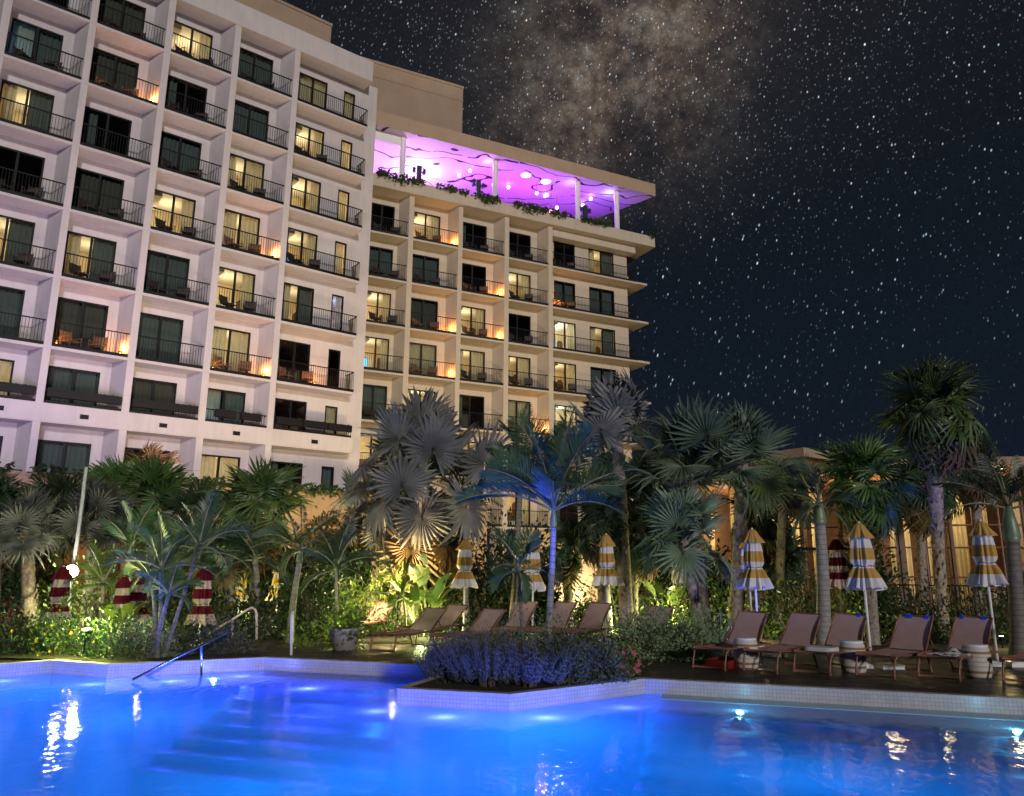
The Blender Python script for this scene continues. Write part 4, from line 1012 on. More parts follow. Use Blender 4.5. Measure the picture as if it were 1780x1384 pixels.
# ------------------------------------------------------------------ closed striped umbrellas
MAT['u_yellow'] = cloth('yellow_canvas', (0.60, 0.37, 0.10), 0.15)
MAT['u_white'] = cloth('white_canvas', (0.80, 0.78, 0.80), 0.15)
MAT['u_red'] = cloth('maroon_canvas', (0.09, 0.010, 0.018), 0.15)
MAT['u_shaded'] = cloth('shaded_white_canvas', (0.40, 0.34, 0.34), 0.15)  # white cloth darkened so these stripes look dimly lit
MAT['u_pink'] = cloth('faded_canvas', (0.55, 0.45, 0.44), 0.15)
def umbrella(base, h, label, s=1.0, dark='u_yellow', light='u_white', group='closed yellow and white umbrellas', seed=0, weights=False, hem=0.0):
    root = empty('umbrella', base); tag(root, label, 'umbrella', group)
    mb = MB(); mb.tube([(0, 0, 0.02), (0, 0, h - 0.06)], 0.024, 12); mb.build('pole', MAT['white_paint'], root, True)
    rr = random.Random(seed); ph = [rr.uniform(0, 6.28) for _ in range(6)]
    # depth below the tip, radius, pleat depth
    pr = [(0.0, 0.015, 0), (0.015, 0.05, 0.05), (0.06, 0.085, 0.08), (0.14, 0.12, 0.10), (0.22, 0.165, 0.16), (0.27, 0.185, 0.22), (0.295, 0.19, 0.25), (0.30, 0.13, 0.14), (0.36, 0.135, 0.2), (0.48, 0.146, 0.24), (0.55, 0.15, 0.25), (0.62, 0.156, 0.26), (0.70, 0.16, 0.26), (0.76, 0.152, 0.22), (0.82, 0.128, 0.14), (0.86, 0.148, 0.2), (0.93, 0.172, 0.28), (1.00, 0.192, 0.33), (1.04, 0.205, 0.34), (1.12, 0.225, 0.38), (1.20, 0.242, 0.42), (1.245, 0.248, 0.44)]
    bandm = []
    for i in range(len(pr) - 1):
        d = (pr[i][0] + pr[i + 1][0]) / 2; d2 = d
        bandm.append(0 if (d < 0.29 or 0.48 < d < 0.68 or 0.86 < d < 1.03) else 1)
    def wob(i, th):
        a = pr[i][2]
        return a * (0.55 * math.sin(9 * th + ph[0] + 0.5 * math.sin(3 * th + ph[1])) + 0.35 * math.sin(17 * th + ph[2]) + 0.42 * math.sin(4 * th + ph[3] + i * 0.16) + 0.25 * math.sin(13 * th + ph[4] - i * 0.12))
    mb = MB(); mb.lathe([(r * s * 1.13, h - d * s) for d, r, a in pr], 84, mats=bandm, wob=wob)
    n0 = (len(pr) - 1) * 84
    for k in range(84):   # scalloped hem
        v = mb.v[n0 + k]; mb.v[n0 + k] = (v[0], v[1], v[2] + 0.035 * s * math.sin(9 * 2 * math.pi * k / 84 + ph[4]))
    mb.build('canopy', [MAT[dark], MAT[light]], root, True)
    mb = MB(); mb.lathe([(0.0, h + 0.03), (0.02, h + 0.02), (0.03, h - 0.005), (0.02, h - 0.02)], 10); mb.build('finial', MAT['white_paint'], root, True)
    mb = MB(); z0 = h - 0.82 * s
    mb.tube([(0.16 * s * math.cos(2 * math.pi * k / 24), 0.16 * s * math.sin(2 * math.pi * k / 24), z0 + 0.012 * math.sin(k)) for k in range(25)], 0.008, 5, cap=False); mb.build('tie_cord', MAT['dark_wood'], root, True)
    if weights:
        for dx, dy in ((-0.28, -0.1), (0.25, -0.2)):
            mb = MB(); mb.box(dx - 0.2, dx + 0.2, dy - 0.15, dy + 0.15, 0.0, 0.075); mb.box(dx - 0.17, dx + 0.17, dy - 0.12, dy + 0.12, 0.075, 0.09); mb.build('base_weight', MAT['white_paint'], root)
    else:
        mb = MB(); mb.lathe([(0.0, 0.0), (0.26, 0.0), (0.26, 0.05), (0.06, 0.08), (0.03, 0.3)], 20); mb.build('base_weight', MAT['white_paint'], root, True)
    return root
YW = 'closed yellow and white striped umbrella '
umbrella(ground(806, 20.6), 2.50, YW + 'furthest left of the tall ones, beside the glowing plant', seed=1)
umbrella(ground(926, 20.0), 2.45, YW + 'half hidden behind the smooth palm trunk', seed=2)
umbrella(ground(1057, 19.8), 2.60, YW + 'standing clear behind the right end of the palm bed', seed=3)
umbrella(ground(1318, 16.9), 2.62, YW + 'behind the lounger left of the first drum table', seed=4, weights=True)
umbrella(ground(1308, 18.6), 2.55, YW + 'tucked directly behind another one near the fibrous trunk', seed=14)
umbrella(ground(1510, 15.0), 2.66, YW + 'beside the middle drum table', seed=5, weights=True)
umbrella(ground(1728, 15.4), 2.74, YW + 'beside the third drum table near the right edge', seed=6, weights=True)
umbrella(ground(1466, 20.5), 2.55, 'closed maroon and pale umbrella standing in shadow behind the middle one', seed=7, dark='u_red', light='u_pink', group='closed maroon umbrellas')
umbrella(ground(1182, 23.5), 2.1, 'pale pink umbrella almost hidden by fan palms behind the round shrub', seed=8, dark='u_pink', light='u_pink', group='closed maroon umbrellas')
RW = 'closed maroon and white striped umbrella '
umbrella(ground(96, 18.4), 1.72, RW + 'beside the bright spotlight on the left', s=0.98, seed=9, dark='u_red', light='u_shaded', group='closed maroon umbrellas')
umbrella(ground(206, 18.6), 1.5, RW + 'low behind the feather palm, left one of two touching', s=0.9, seed=10, dark='u_red', light='u_shaded', group='closed maroon umbrellas')
umbrella(ground(232, 19.2), 1.58, RW + 'low behind the feather palm, right one of two touching', s=0.95, seed=11, dark='u_red', light='u_shaded', group='closed maroon umbrellas')
umbrella(ground(346, 18.2), 1.72, RW + 'hanging below the blue lit fronds', s=1.0, seed=12, dark='u_red', light='u_shaded', group='closed maroon umbrellas')
for k, (px, Y, h, lb) in enumerate(((411, 24, 1.75, 'left of the purple palm trunk'), (478, 23.5, 1.8, 'between two palm trunks, brightly lit'), (548, 25, 1.9, 'in the shade right of the dark palm trunk'), (618, 25, 1.7, 'beside the golden lit hedge'))):
    umbrella(ground(px, Y), h, 'distant closed orange and cream umbrella ' + lb, seed=20 + k, s=0.85, group='distant closed umbrellas', light='u_pink')

# ------------------------------------------------------------------ lamp post with spotlight
MAT['grey_paint'] = pmat('grey_paint', (0.22, 0.23, 0.24), 0.5)
lp = empty('lamp_post', ground(112, 19.4)); tag(lp, 'tall grey pole carrying a dazzling white spotlight among the left palms', 'lamp post')
b0 = lp.location
mb = MB(); mb.tube([(0, 0, 0), (at(124, 1010, 19.4) - b0), (at(137, 920, 19.4) - b0), (at(150, 812, 19.4) - b0)], [0.05, 0.048, 0.045, 0.04], 12); mb.build('pole', MAT['grey_paint'], lp, True)
hp = at(125, 993, 19.1) - b0
MAT['spot'] = emat('spotlight_lens', (1.0, 0.95, 0.82), 60)
mb = MB(); mb.lathe([(0.0, -0.13), (0.08, -0.11), (0.13, -0.05), (0.15, 0.0), (0.11, 0.16), (0.0, 0.18)], 16, mats=[0, 0, 0, 1, 1])
o = mb.build('spotlight', [MAT['spot'], MAT['black']], lp, True, hp); o.rotation_euler = (R(-75), 0, R(12))
lamp('spotlight', 'POINT', b0 + hp + Vector((0.05, -0.2, 0)), 200, (1.0, 0.93, 0.72), size=0.09)
# ------------------------------------------------------------------ restaurant pavilion on the right
MAT['teak'] = pmat('orange_timber', (0.30, 0.13, 0.06), 0.5, 0.25, 9)
MAT['teak_post'] = pmat('timber_post', (0.17, 0.09, 0.055), 0.5, 0.2, 9)
MAT['drape'] = cloth('yellow_drape', (0.68, 0.58, 0.36), 0.4)
MAT['downlight'] = emat('downlight', (1.0, 0.82, 0.5), 30)
pav = empty('restaurant_pavilion', (18, 30, 0)); tag(pav, 'glazed restaurant pavilion with curved timber front and glowing drapes behind the right palms', 'restaurant building')
FP = [(1225, 37), (1310, 34), (1365, 32.2), (1409, 31), (1478, 29.8), (1580, 28.6), (1671, 28.2), (1723, 27.9), (1800, 27.8), (1960, 28)]
FPw = [ground(px, Y) - pav.location for px, Y in FP]
HE = 5.35
posts = MB(); rails = MB(); gls = MB(); drp = MB(); rr = random.Random(8)
for i in range(len(FPw) - 1):
    a, b_ = FPw[i], FPw[i + 1]; d = (b_ - a); ln = d.length; d.normalize(); n = Vector((-d.y, d.x, 0))
    w = 0.15 if i in (5, 7) else 0.08
    for q, off in ((a, 0),):
        c4 = [q - d * w - n * 0.12, q + d * w - n * 0.12, q + d * w + n * 0.14, q - d * w + n * 0.14]
        posts.prism([(p.x, p.y) for p in c4], 0, HE)
        c4 = [q - d * w * 0.35 - n * 0.17, q + d * w * 0.35 - n * 0.17, q + d * w * 0.35 - n * 0.121, q - d * w * 0.35 - n * 0.121]
        posts.prism([(p.x, p.y) for p in c4], 0, HE)
    for z in (1.5, 2.55, 3.35):
        rails.tube([a + Vector((0, 0, z)), b_ + Vector((0, 0, z))], 0.035, 6)
    nmid = int(ln / 1.1)
    for k in range(1, nmid + 1):
        q = a + d * (ln * k / (nmid + 1)); posts.box(q.x - 0.02, q.x + 0.02, q.y - 0.03, q.y + 0.03, 0, HE)
    z1 = HE if i != 6 else 3.35
    gls.quad(a + Vector((0, 0, 0.0)), b_ + Vector((0, 0, 0)), b_ + Vector((0, 0, z1)), a + Vector((0, 0, z1)))
    # drapes in bunches
    s = 0.12
    while s < ln - 0.3:
        wd = rr.uniform(0.35, 0.8); e = min(ln - 0.1, s + wd); K = max(6, int((e - s) / 0.04)); z0_ = 0.03; top_ = HE - 0.05
        o_ = len(drp.v)
        for k in range(K + 1):
            q = a + d * (s + (e - s) * k / K) + n * (0.45 + 0.05 * math.sin(k * 1.7))
            drp.v.append((q.x, q.y, z0_)); drp.v.append((q.x, q.y, top_))
        for k in range(K): drp.f.append((o_ + 2 * k, o_ + 2 * k + 2, o_ + 2 * k + 3, o_ + 2 * k + 1)); drp.m.append(0)
        s = e + rr.uniform(0.35, 1.15)
posts.build('post', MAT['teak_post'], pav); rails.build('glazing_rail', MAT['teak_post'], pav); gls.build('glass_front', MAT['clear'], pav); drp.build('drape', MAT['drape'], pav, True)
outer = [(p.x, p.y) for p in FPw]
def shift(pts, k):
    return [(Vector((x, y, 0)) + Vector((pav.location.x, pav.location.y, 0))).lerp(Vector((30, 60, 0)), k) - Vector((pav.location.x, pav.location.y, 0)) for x, y in pts]
ov = [p.to_2d() for p in shift(outer, -0.035)]; inn = [p.to_2d() for p in shift(outer, 0.25)]
rf = MB(); rf.prism([tuple(p) for p in ov] + [tuple(p) for p in reversed(inn)], HE + 0.03, HE + 0.32); rf.build('roof', MAT['tan_wall'], pav)
sf = MB(); sf.sheet([[tuple(p) for p in ov] + [tuple(p) for p in reversed(inn)]], HE + 0.02); so = sf.build('soffit', MAT['teak'], pav); so.data.flip_normals()
up = [ground(px, Y).to_2d() - pav.location.to_2d() for px, Y in ((1340, 33.5), (1418, 31.5), (1470, 32.5), (1440, 40), (1330, 42))]
rf = MB(); rf.prism([tuple(p) for p in up], HE + 0.32, 6.25); rf.build('upper_wall', MAT['teak'], pav)
up2 = [ground(px, Y).to_2d() - pav.location.to_2d() for px, Y in ((1325, 33), (1421, 31.0), (1480, 32.2), (1455, 41), (1315, 43))]
rf = MB(); rf.prism([tuple(p) for p in up2], 6.25, 6.62); rf.build('upper_roof', MAT['tan_wall'], pav)
bw = MB()
for i in range(len(inn) - 1):
    a, b_ = inn[i], inn[i + 1]; bw.quad((a.x, a.y, 0), (b_.x, b_.y, 0), (b_.x, b_.y, HE), (a.x, a.y, HE))
for q in (0, -1): bw.quad((outer[q][0], outer[q][1], 0), (inn[q].x, inn[q].y, 0), (inn[q].x, inn[q].y, HE), (outer[q][0], outer[q][1], HE))
bw.build('back_wall', MAT['dark_interior'], pav)
fl = MB(); fl.sheet([outer + [tuple(p) for p in reversed(inn)]], 0.01); fl.build('floor', MAT['dark_wood'], pav)
for k, (px, py) in enumerate(((1699, 835), (1701, 847), (1742, 839), (1336, 824), (1397, 826))):
    Y = 27.6 if px > 1600 else 31.4
    p = at(px, py, Y); zz = HE + 0.015 if px > 1600 else p.z
    mb = MB(); mb.lathe([(0.0, -0.01), (0.075, -0.01), (0.1, 0.02)], 14, mats=[0, 1])
    mb.build('downlight', [MAT['downlight'], MAT['white_paint']], pav, loc=Vector((p.x, p.y, min(zz, HE + 0.012))) - pav.location)
for px, Y, z, e in ((1280, 37, 3.6, 130), (1380, 33.5, 3.4, 130), (1450, 32, 3.6, 120), (1540, 31, 3.6, 130), (1640, 30.2, 3.8, 120), (1760, 30.2, 3.4, 80), (1690, 27.3, 4.9, 40)):
    p = ground(px, Y, z); lamp('restaurant_lamp', 'POINT', p, e * 1.5, (1.0, 0.78, 0.42), size=0.3)
# iron fence before the pavilion
fen = empty('fence', ground(1630, 25)); tag(fen, 'black iron railing fence in front of the glowing pavilion', 'fence')
mb = MB(); a, b_ = ground(1548, 25.5) - fen.location, ground(1790, 24.2) - fen.location; d = (b_ - a); ln = d.length
for k in range(int(ln / 0.13) + 1):
    q = a + d * (k * 0.13 / ln); mb.box(q.x - 0.01, q.x + 0.01, q.y - 0.01, q.y + 0.01, 0.0, 1.28)
for z in (0.1, 1.28): mb.tube([a + Vector((0, 0, z)), b_ + Vector((0, 0, z))], 0.022, 6)
mb.build('railing', MAT['black'], fen)
# bright lit garden wall seen between trunks at the centre
gw = empty('garden_wall', ground(985, 26)); tag(gw, 'pale garden wall brightly lit between palm trunks behind the central palm', 'wall')
mb = MB(); mb.box(-1.7, 1.6, 0, 0.3, 0, 2.9); mb.box(-1.75, 1.65, -0.05, 0.35, 2.9, 3.0); mb.build('wall', MAT['podium_wall'], gw)
lamp('wall_light', 'SPOT', gw.location + Vector((0.0, -1.3, 0.3)), 1700, (1.0, 0.80, 0.48), aim=gw.location + Vector((0.0, 0, 1.3)), size=0.1, spot=130, blend=0.8)
# ------------------------------------------------------------------ palms and planting
MAT['trunk_grey'] = pmat('palm_bark', (0.26, 0.22, 0.20), 0.85, 0.4, 14, 0.9, 22)
MAT['trunk_fibre'] = pmat('fibrous_bark', (0.25, 0.215, 0.19), 0.9, 0.5, 10, 1.0, 16)
def ringed(name, col):
    m, t, out = newmat(name)
    b = N(t, 'ShaderNodeBsdfPrincipled'); L(t, b.outputs[0], out.inputs[0]); b.inputs['Roughness'].default_value = 0.7
    co = N(t, 'ShaderNodeTexCoord').outputs['Object']; sx = N(t, 'ShaderNodeSeparateXYZ'); L(t, co, sx.inputs[0])
    nz = N(t, 'ShaderNodeTexNoise'); nz.inputs['Scale'].default_value = 7; nz.inputs['Detail'].default_value = 6; L(t, co, nz.inputs['Vector'])
    rg = M(t, 'FRACT', M(t, 'ADD', M(t, 'MULTIPLY', sx.outputs[2], 9.0), M(t, 'MULTIPLY', nz.outputs[0], 0.5)))
    ln = M(t, 'LESS_THAN', rg, 0.16)
    c = RAMP(t, nz.outputs[0], [(0.3, tuple(x * 0.6 for x in col)), (0.7, col)])
    L(t, MIX(t, M(t, 'MULTIPLY', ln, 0.6), c, tuple(x * 0.25 for x in col)), b.inputs['Base Color'])
    bp = N(t, 'ShaderNodeBump'); bp.inputs['Strength'].default_value = 0.6; bp.inputs['Distance'].default_value = 0.02; L(t, rg, bp.inputs['Height']); L(t, bp.outputs[0], b.inputs['Normal'])
    return m
MAT['trunk_ring'] = ringed('ringed_bark', (0.20, 0.185, 0.17))
MAT['trunk_pale'] = ringed('pale_ringed_bark', (0.34, 0.33, 0.32))
MAT['trunk_dark'] = pmat('dark_bark', (0.12, 0.09, 0.07), 0.9, 0.5, 12, 1.0, 18)
MAT['shaft'] = pmat('crownshaft', (0.16, 0.22, 0.13), 0.4, 0.25, 5)
MAT['petiole'] = pmat('leaf_stalk', (0.16, 0.17, 0.10), 0.5, 0.3, 6)
MAT['fan_silver'] = leafmat('silver_fan_leaf', (0.145, 0.15, 0.15), (0.215, 0.22, 0.215), 0.55, 0.2)
MAT['fan_grey'] = leafmat('grey_fan_leaf', (0.06, 0.065, 0.055), (0.10, 0.105, 0.085), 0.55, 0.2)
MAT['fan_blue'] = leafmat('blue_green_fan_leaf', (0.085, 0.15, 0.105), (0.16, 0.225, 0.155), 0.5, 0.2)
MAT['fan_green'] = leafmat('green_fan_leaf', (0.06, 0.135, 0.038), (0.12, 0.21, 0.06), 0.42, 0.3)
MAT['fan_dark'] = leafmat('dark_fan_leaf', (0.02, 0.042, 0.022), (0.045, 0.08, 0.038), 0.45, 0.25)
MAT['dead'] = leafmat('dry_and_golden_lit_leaf', (0.11, 0.075, 0.035), (0.17, 0.11, 0.05), 0.7, 0.2)  # dry fronds, also golden light painted into a crown
MAT['feather'] = leafmat('feather_leaf', (0.045, 0.10, 0.04), (0.09, 0.155, 0.065), 0.4, 0.3)
MAT['feather_dark'] = leafmat('dark_feather_leaf', (0.028, 0.058, 0.032), (0.055, 0.10, 0.05), 0.4, 0.3)
MAT['feather_lime'] = leafmat('lime_feather_leaf', (0.06, 0.11, 0.02), (0.10, 0.17, 0.03), 0.4, 0.35)
MAT['leaf_lime'] = leafmat('lime_leaf', (0.07, 0.115, 0.02), (0.12, 0.17, 0.03), 0.45, 0.35)
MAT['leaf_sage'] = leafmat('sage_leaf', (0.075, 0.115, 0.075), (0.13, 0.175, 0.115), 0.6, 0.2)
MAT['leaf_round'] = leafmat('rounded_shrub_leaf', (0.17, 0.26, 0.14), (0.26, 0.34, 0.19), 0.6, 0.2)
MAT['leaf_blue'] = leafmat('rosemary_leaf', (0.07, 0.08, 0.09), (0.12, 0.13, 0.145), 0.6, 0.2)
MAT['leaf_red'] = leafmat('maroon_leaf', (0.05, 0.01, 0.012), (0.11, 0.02, 0.02), 0.45, 0.25)
MAT['petal_yellow'] = pmat('yellow_petal', (0.65, 0.45, 0.02), 0.6)
MAT['petal_pink'] = pmat('pink_petal', (0.5, 0.12, 0.12), 0.6)
MAT['stem'] = pmat('woody_stem', (0.07, 0.05, 0.035), 0.8, 0.3)
MAT['pot'] = pmat('pale_pot', (0.35, 0.33, 0.31), 0.7, 0.15)

def basis(d, up=(0, 0, 1), roll=0.0):
    x = d.normalized(); u = Vector(up)
    y = u.cross(x)
    if y.length < 1e-3: y = Vector((0, 1, 0))
    y.normalize(); z = x.cross(y)
    if roll:
        y, z = y * math.cos(roll) + z * math.sin(roll), z * math.cos(roll) - y * math.sin(roll)
    return np.array([list(x), list(y), list(z)])     # rows
def fan_leaf(rr, Rl, nseg=24, spread=300, split=0.55, droop=0.12, cup=0.25, costa=0.25, narrow=1.0):
    """palmate blade: hub at the origin, axis +x, upper face +z; folded segments with free drooping tips"""
    V = []; Fc = []; sp = R(spread); dphi = sp / nseg
    for k in range(nseg):
        ph = -sp / 2 + dphi * (k + 0.5)
        ln = Rl * (0.74 + 0.26 * math.cos(ph * 0.55)) * rr.uniform(0.84, 1.06)
        dr = droop * rr.uniform(0.4, 1.7) + (0.5 if rr.random() < 0.07 else 0); side = rr.uniform(-0.11, 0.11)
        def pt(q, s, lift):
            w = dphi * 0.5 * s * (1.0 if q <= split else max(0.0, (1 - q) / (1 - split)) ** 0.8 * narrow)
            rad = ln * q; a = ph + w + side * max(0, q - split)
            z = cup * rad * (abs(math.sin(ph / 2)) ** 1.5) * 0.6 - dr * Rl * max(0, q - 0.35) ** 2 * 2.2 - costa * Rl * q * q * max(0, math.cos(ph)) * 0.7 + lift * Rl
            return (rad * math.cos(a), rad * math.sin(a), z)
        o = len(V); f = 0.022
        V += [pt(0.03, 0, 0), pt(split * 0.55, -1, -f), pt(split * 0.55, 0, f), pt(split * 0.55, 1, -f), pt(split, -1, -f), pt(split, 0, f), pt(split, 1, -f),
              pt(split + (1 - split) * 0.5, -1, -f * 0.6), pt(split + (1 - split) * 0.5, 0, f * 0.5), pt(split + (1 - split) * 0.5, 1, -f * 0.6), pt(1.0, 0, 0)]
        Fc += [(o, o + 1, o + 2), (o, o + 2, o + 3), (o + 1, o + 4, o + 5, o + 2), (o + 2, o + 5, o + 6, o + 3), (o + 4, o + 7, o + 8, o + 5), (o + 5, o + 8, o + 9, o + 6), (o + 7, o + 10, o + 8), (o + 8, o + 10, o + 9)]
    return np.array(V), Fc
def trunk_mesh(p0, p1, r0, r1, rr, rough=0.04, n=14, steps=22, bend=0.1, boots=0):
    mb = MB(); d = p1 - p0; sd = Vector((rr.uniform(-1, 1), rr.uniform(-1, 1), 0)) * bend
    pts = []; rad = []
    for k in range(steps + 1):
        q = k / steps
        pts.append(p0 + d * q + sd * math.sin(math.pi * q)); rad.append((r0 + (r1 - r0) * q + (0.35 * r0 * (1 - q) ** 6)) * (1 + rr.uniform(-rough, rough)))
    mb.tube(pts, rad, n)
    for k in range(boots):   # old leaf bases clinging to the stem
        q = rr.uniform(0.05, 1.0); p = p0 + d * q + sd * math.sin(math.pi * q); a = rr.uniform(0, 6.28); r = r0 + (r1 - r0) * q
        o = Vector((math.cos(a), math.sin(a), 0)); t = Vector((-math.sin(a), math.cos(a), 0)); w = r * 0.4; h = rr.uniform(0.14, 0.3)
        b_ = p + o * r * 0.85
        mb.add([b_ - t * w, b_ + t * w, b_ + o * r * 0.35 + Vector((0, 0, h)) + t * w * 0.4, b_ + o * r * 0.5 + Vector((0, 0, h)) - t * w * 0.4, b_ + o * 0.02 + Vector((0, 0, h * 0.6))], [(0, 1, 2, 3), (0, 3, 4), (1, 4, 2)])
    return mb
def fan_palm(base, crown, rad, label, mat, seed, n=22, r0=0.13, r1=0.11, nseg=24, spread=290, split=0.5, droop=0.15, e0=80, e1=-35, dead=0.12, pet=0.5, trunk='trunk_grey', boots=40, narrow=1.0, cup=0.25, skirt=0, face=0.7, group='fan palms in the hotel garden'):
    rr = random.Random(seed)
    root = empty('palm_tree', base); tag(root, label, 'palm tree', group)
    top = crown - base
    trunk_mesh(Vector((0, 0, -0.05)), top, r0, r1, rr, boots=boots).build('trunk', MAT[trunk], root, True)
    mb = MB(); ga = 2.39996; a0 = rr.uniform(0, 6.28)
    Lp = rad * pet; Rl = rad * (1 - pet) * 1.12
    for i in range(n + skirt):
        q = min(1.0, i / max(1, n - 1)); el = R(e0 + (e1 - e0) * q ** 0.9 + rr.uniform(-9, 9)); az = a0 + ga * i + rr.uniform(-0.2, 0.2)
        if i >= n: el = R(rr.uniform(-75, -58)); 
        d = Vector((math.cos(az) * math.cos(el), math.sin(az) * math.cos(el), math.sin(el)))
        lp = Lp * rr.uniform(0.7, 1.25) * (0.75 if q < 0.12 else 1)
        p0 = top + Vector((0, 0, -0.05 - 0.22 * rad * q * 0.5)); p2 = p0 + d * lp; p2.z -= 0.10 * lp * max(0, math.cos(el))
        p1 = p0 + d * lp * 0.55 + Vector((0, 0, 0.03 * lp))
        mb.tube([p0, p1, p2], [0.022, 0.015, 0.011], 5, mi=1, cap=False)
        if i >= n: dl = rr.uniform(-12, 0)
        elif el > 0.45: dl = rr.uniform(0, 50)
        elif el > -0.15: dl = rr.choice((rr.uniform(15, 70), rr.uniform(-75, -20)))
        else: dl = rr.uniform(-65, -20)
        e2 = max(R(-84), min(R(96), el + R(dl * face)))
        ax = Vector((math.cos(az) * math.cos(e2), math.sin(az) * math.cos(e2), math.sin(e2)))
        Vv, Ff = fan_leaf(rr, Rl * rr.uniform(0.85, 1.1), nseg, spread, split, droop * (0.5 + q), cup, 0.25, narrow)
        B = basis(ax, roll=rr.uniform(-0.35, 0.35))
        isdead = (i >= n) or (q > 0.8 and rr.random() < dead * 4)
        mb.arr(Vv @ B + np.array(list(p2)), Ff, 2 if isdead else 0)
    mb.build('crown', [MAT[mat], MAT['petiole'], MAT['dead']], root)
    return root
def frond(mb, p0, az, el, Ln, bend, rr, n=30, lw=0.30, width=0.028, ang=58, droopl=0.16, mi=0, mir=1, twist=None, rk=0.020):
    if twist is None: twist = rr.choice((-1, 1)) * rr.uniform(0.35, 1.15)
    """one pinnate leaf: arching rachis with two ranks of leaflets"""
    pts = []; p = Vector(p0); st = 12
    for k in range(st + 1):
        e = el - bend * (k / st) ** 1.3
        d = Vector((math.cos(az) * math.cos(e), math.sin(az) * math.cos(e), math.sin(e)))
        pts.append(p.copy()); p = p + d * (Ln / st)
    mb.tube(pts, [rk * (1 - 0.85 * k / st) + 0.003 for k in range(st + 1)], 5, mi=mir, cap=False)
    V = []; Fc = []
    for k in range(n):
        q = 0.16 + 0.84 * (k + 0.5) / n; f = q * st; i = min(st - 1, int(f)); b = pts[i].lerp(pts[i + 1], f - i); t = (pts[i + 1] - pts[i]).normalized()
        s = t.cross(Vector((0, 0, 1)))
        if s.length < 1e-2: s = Vector((-math.sin(az), math.cos(az), 0))
        s.normalize(); u = s.cross(t)
        tw_ = twist * min(1, q * 1.6)
        if tw_: s, u = s * math.cos(tw_) + u * math.sin(tw_), u * math.cos(tw_) - s * math.sin(tw_)
        ll = lw * (math.sin(math.pi * min(1, q * 0.92 + 0.06)) ** 0.55 * 0.85 + 0.15) * rr.uniform(0.9, 1.08)
        for sg in (-1, 1):
            an = R(ang + rr.uniform(-7, 7) - 18 * q)
            d0 = (s * sg * math.sin(an) + t * math.cos(an) + u * 0.22).normalized()
            m_ = b + d0 * ll * 0.5; e_ = m_ + (d0 + Vector((0, 0, -droopl * rr.uniform(0.6, 1.5)))).normalized() * ll * 0.5
            w = (t * 0.75 + u * 0.35 * sg).normalized() * width * 0.5
            o = len(V); V += [tuple(b), tuple(m_ - w), tuple(m_ + w), tuple(e_)]
            Fc += [(o, o + 1, o + 2), (o + 1, o + 3, o + 2)]
    mb.arr(np.array(V), Fc, mi)
def feather_palm(base, crown, rad, label, mat, seed, n=9, r0=0.09, r1=0.065, shaft=0.45, e0=82, e1=5, bend=0.95, trunk='trunk_ring', lw=0.36, nl=34, width=0.032, bendt=0.06, extra=(), group='feather palms in the hotel garden', stems=()):
    rr = random.Random(seed)
    root = empty('palm_tree', base); tag(root, label, 'palm tree', group)
    top = crown - base; tt = top - Vector((0, 0, shaft))
    trunk_mesh(Vector((0, 0, -0.05)), tt, r0, r1, rr, 0.02, bend=bendt).build('trunk', MAT[trunk], root, True)
    if shaft > 0.02:
        mb = MB(); d = top - tt
        mb.tube([tt, tt + d * 0.15, tt + d * 0.5, top], [r1 * 1.05, r1 * 1.3, r1 * 1.1, r1 * 0.55], 12); mb.build('crownshaft', MAT['shaft'], root, True)
    mb = MB(); a0 = rr.uniform(0, 6.28)
    for i in range(n):
        q = i / max(1, n - 1)
        frond(mb, top + Vector((0, 0, -0.08 * q)), a0 + 2.39996 * i, R(e0 + (e1 - e0) * q + rr.uniform(-6, 6)), rad * rr.uniform(0.9, 1.12), bend * (0.45 + 0.75 * q), rr, nl, lw, width)
    for az, el, ln, bd in extra: frond(mb, top, R(az), R(el), ln, bd, rr, nl + 6, lw, width)
    for dx, dy, hz, rd in stems:      # further stems of a clump
        p0 = Vector((dx * 0.25, dy * 0.25, 0)); p1 = Vector((dx, dy, hz))
        st = trunk_mesh(p0, p1, r0 * 0.9, r1, rr, 0.02, bend=0.05); o = len(mb.v)
        mb.v += st.v; mb.f += [tuple(i + o for i in f) for f in st.f]; mb.m += [2] * len(st.f)
        for i in range(max(5, n - 2)):
            q = i / max(1, n - 3); frond(mb, p1, a0 + 1 + 2.39996 * i, R(e0 + (e1 - e0) * q), rd * rr.uniform(0.85, 1.1), bend * (0.45 + 0.75 * q), rr, nl, lw, width)
    mb.build('crown', [MAT[mat], MAT['petiole'], MAT[trunk]], root)
    return root
def PP(cx, cy, bx, Y): return ground(bx, Y), at(cx, cy, Y)
def fan(cx, cy, bx, Y, rpx, label, mat, seed, **k):
    b_, c = PP(cx, cy, bx, Y); return fan_palm(b_, c, rpx * Y / F_PX, label, mat, seed, **k)
def fea(cx, cy, bx, Y, rpx, label, mat, seed, **k):
    b_, c = PP(cx, cy, bx, Y); return feather_palm(b_, c, rpx * Y / F_PX, label, mat, seed, **k)
SILV = dict(face=1.0, nseg=26, spread=320, split=0.58, droop=0.05, dead=0.0, boots=45, r0=0.17, r1=0.16, cup=0.2)
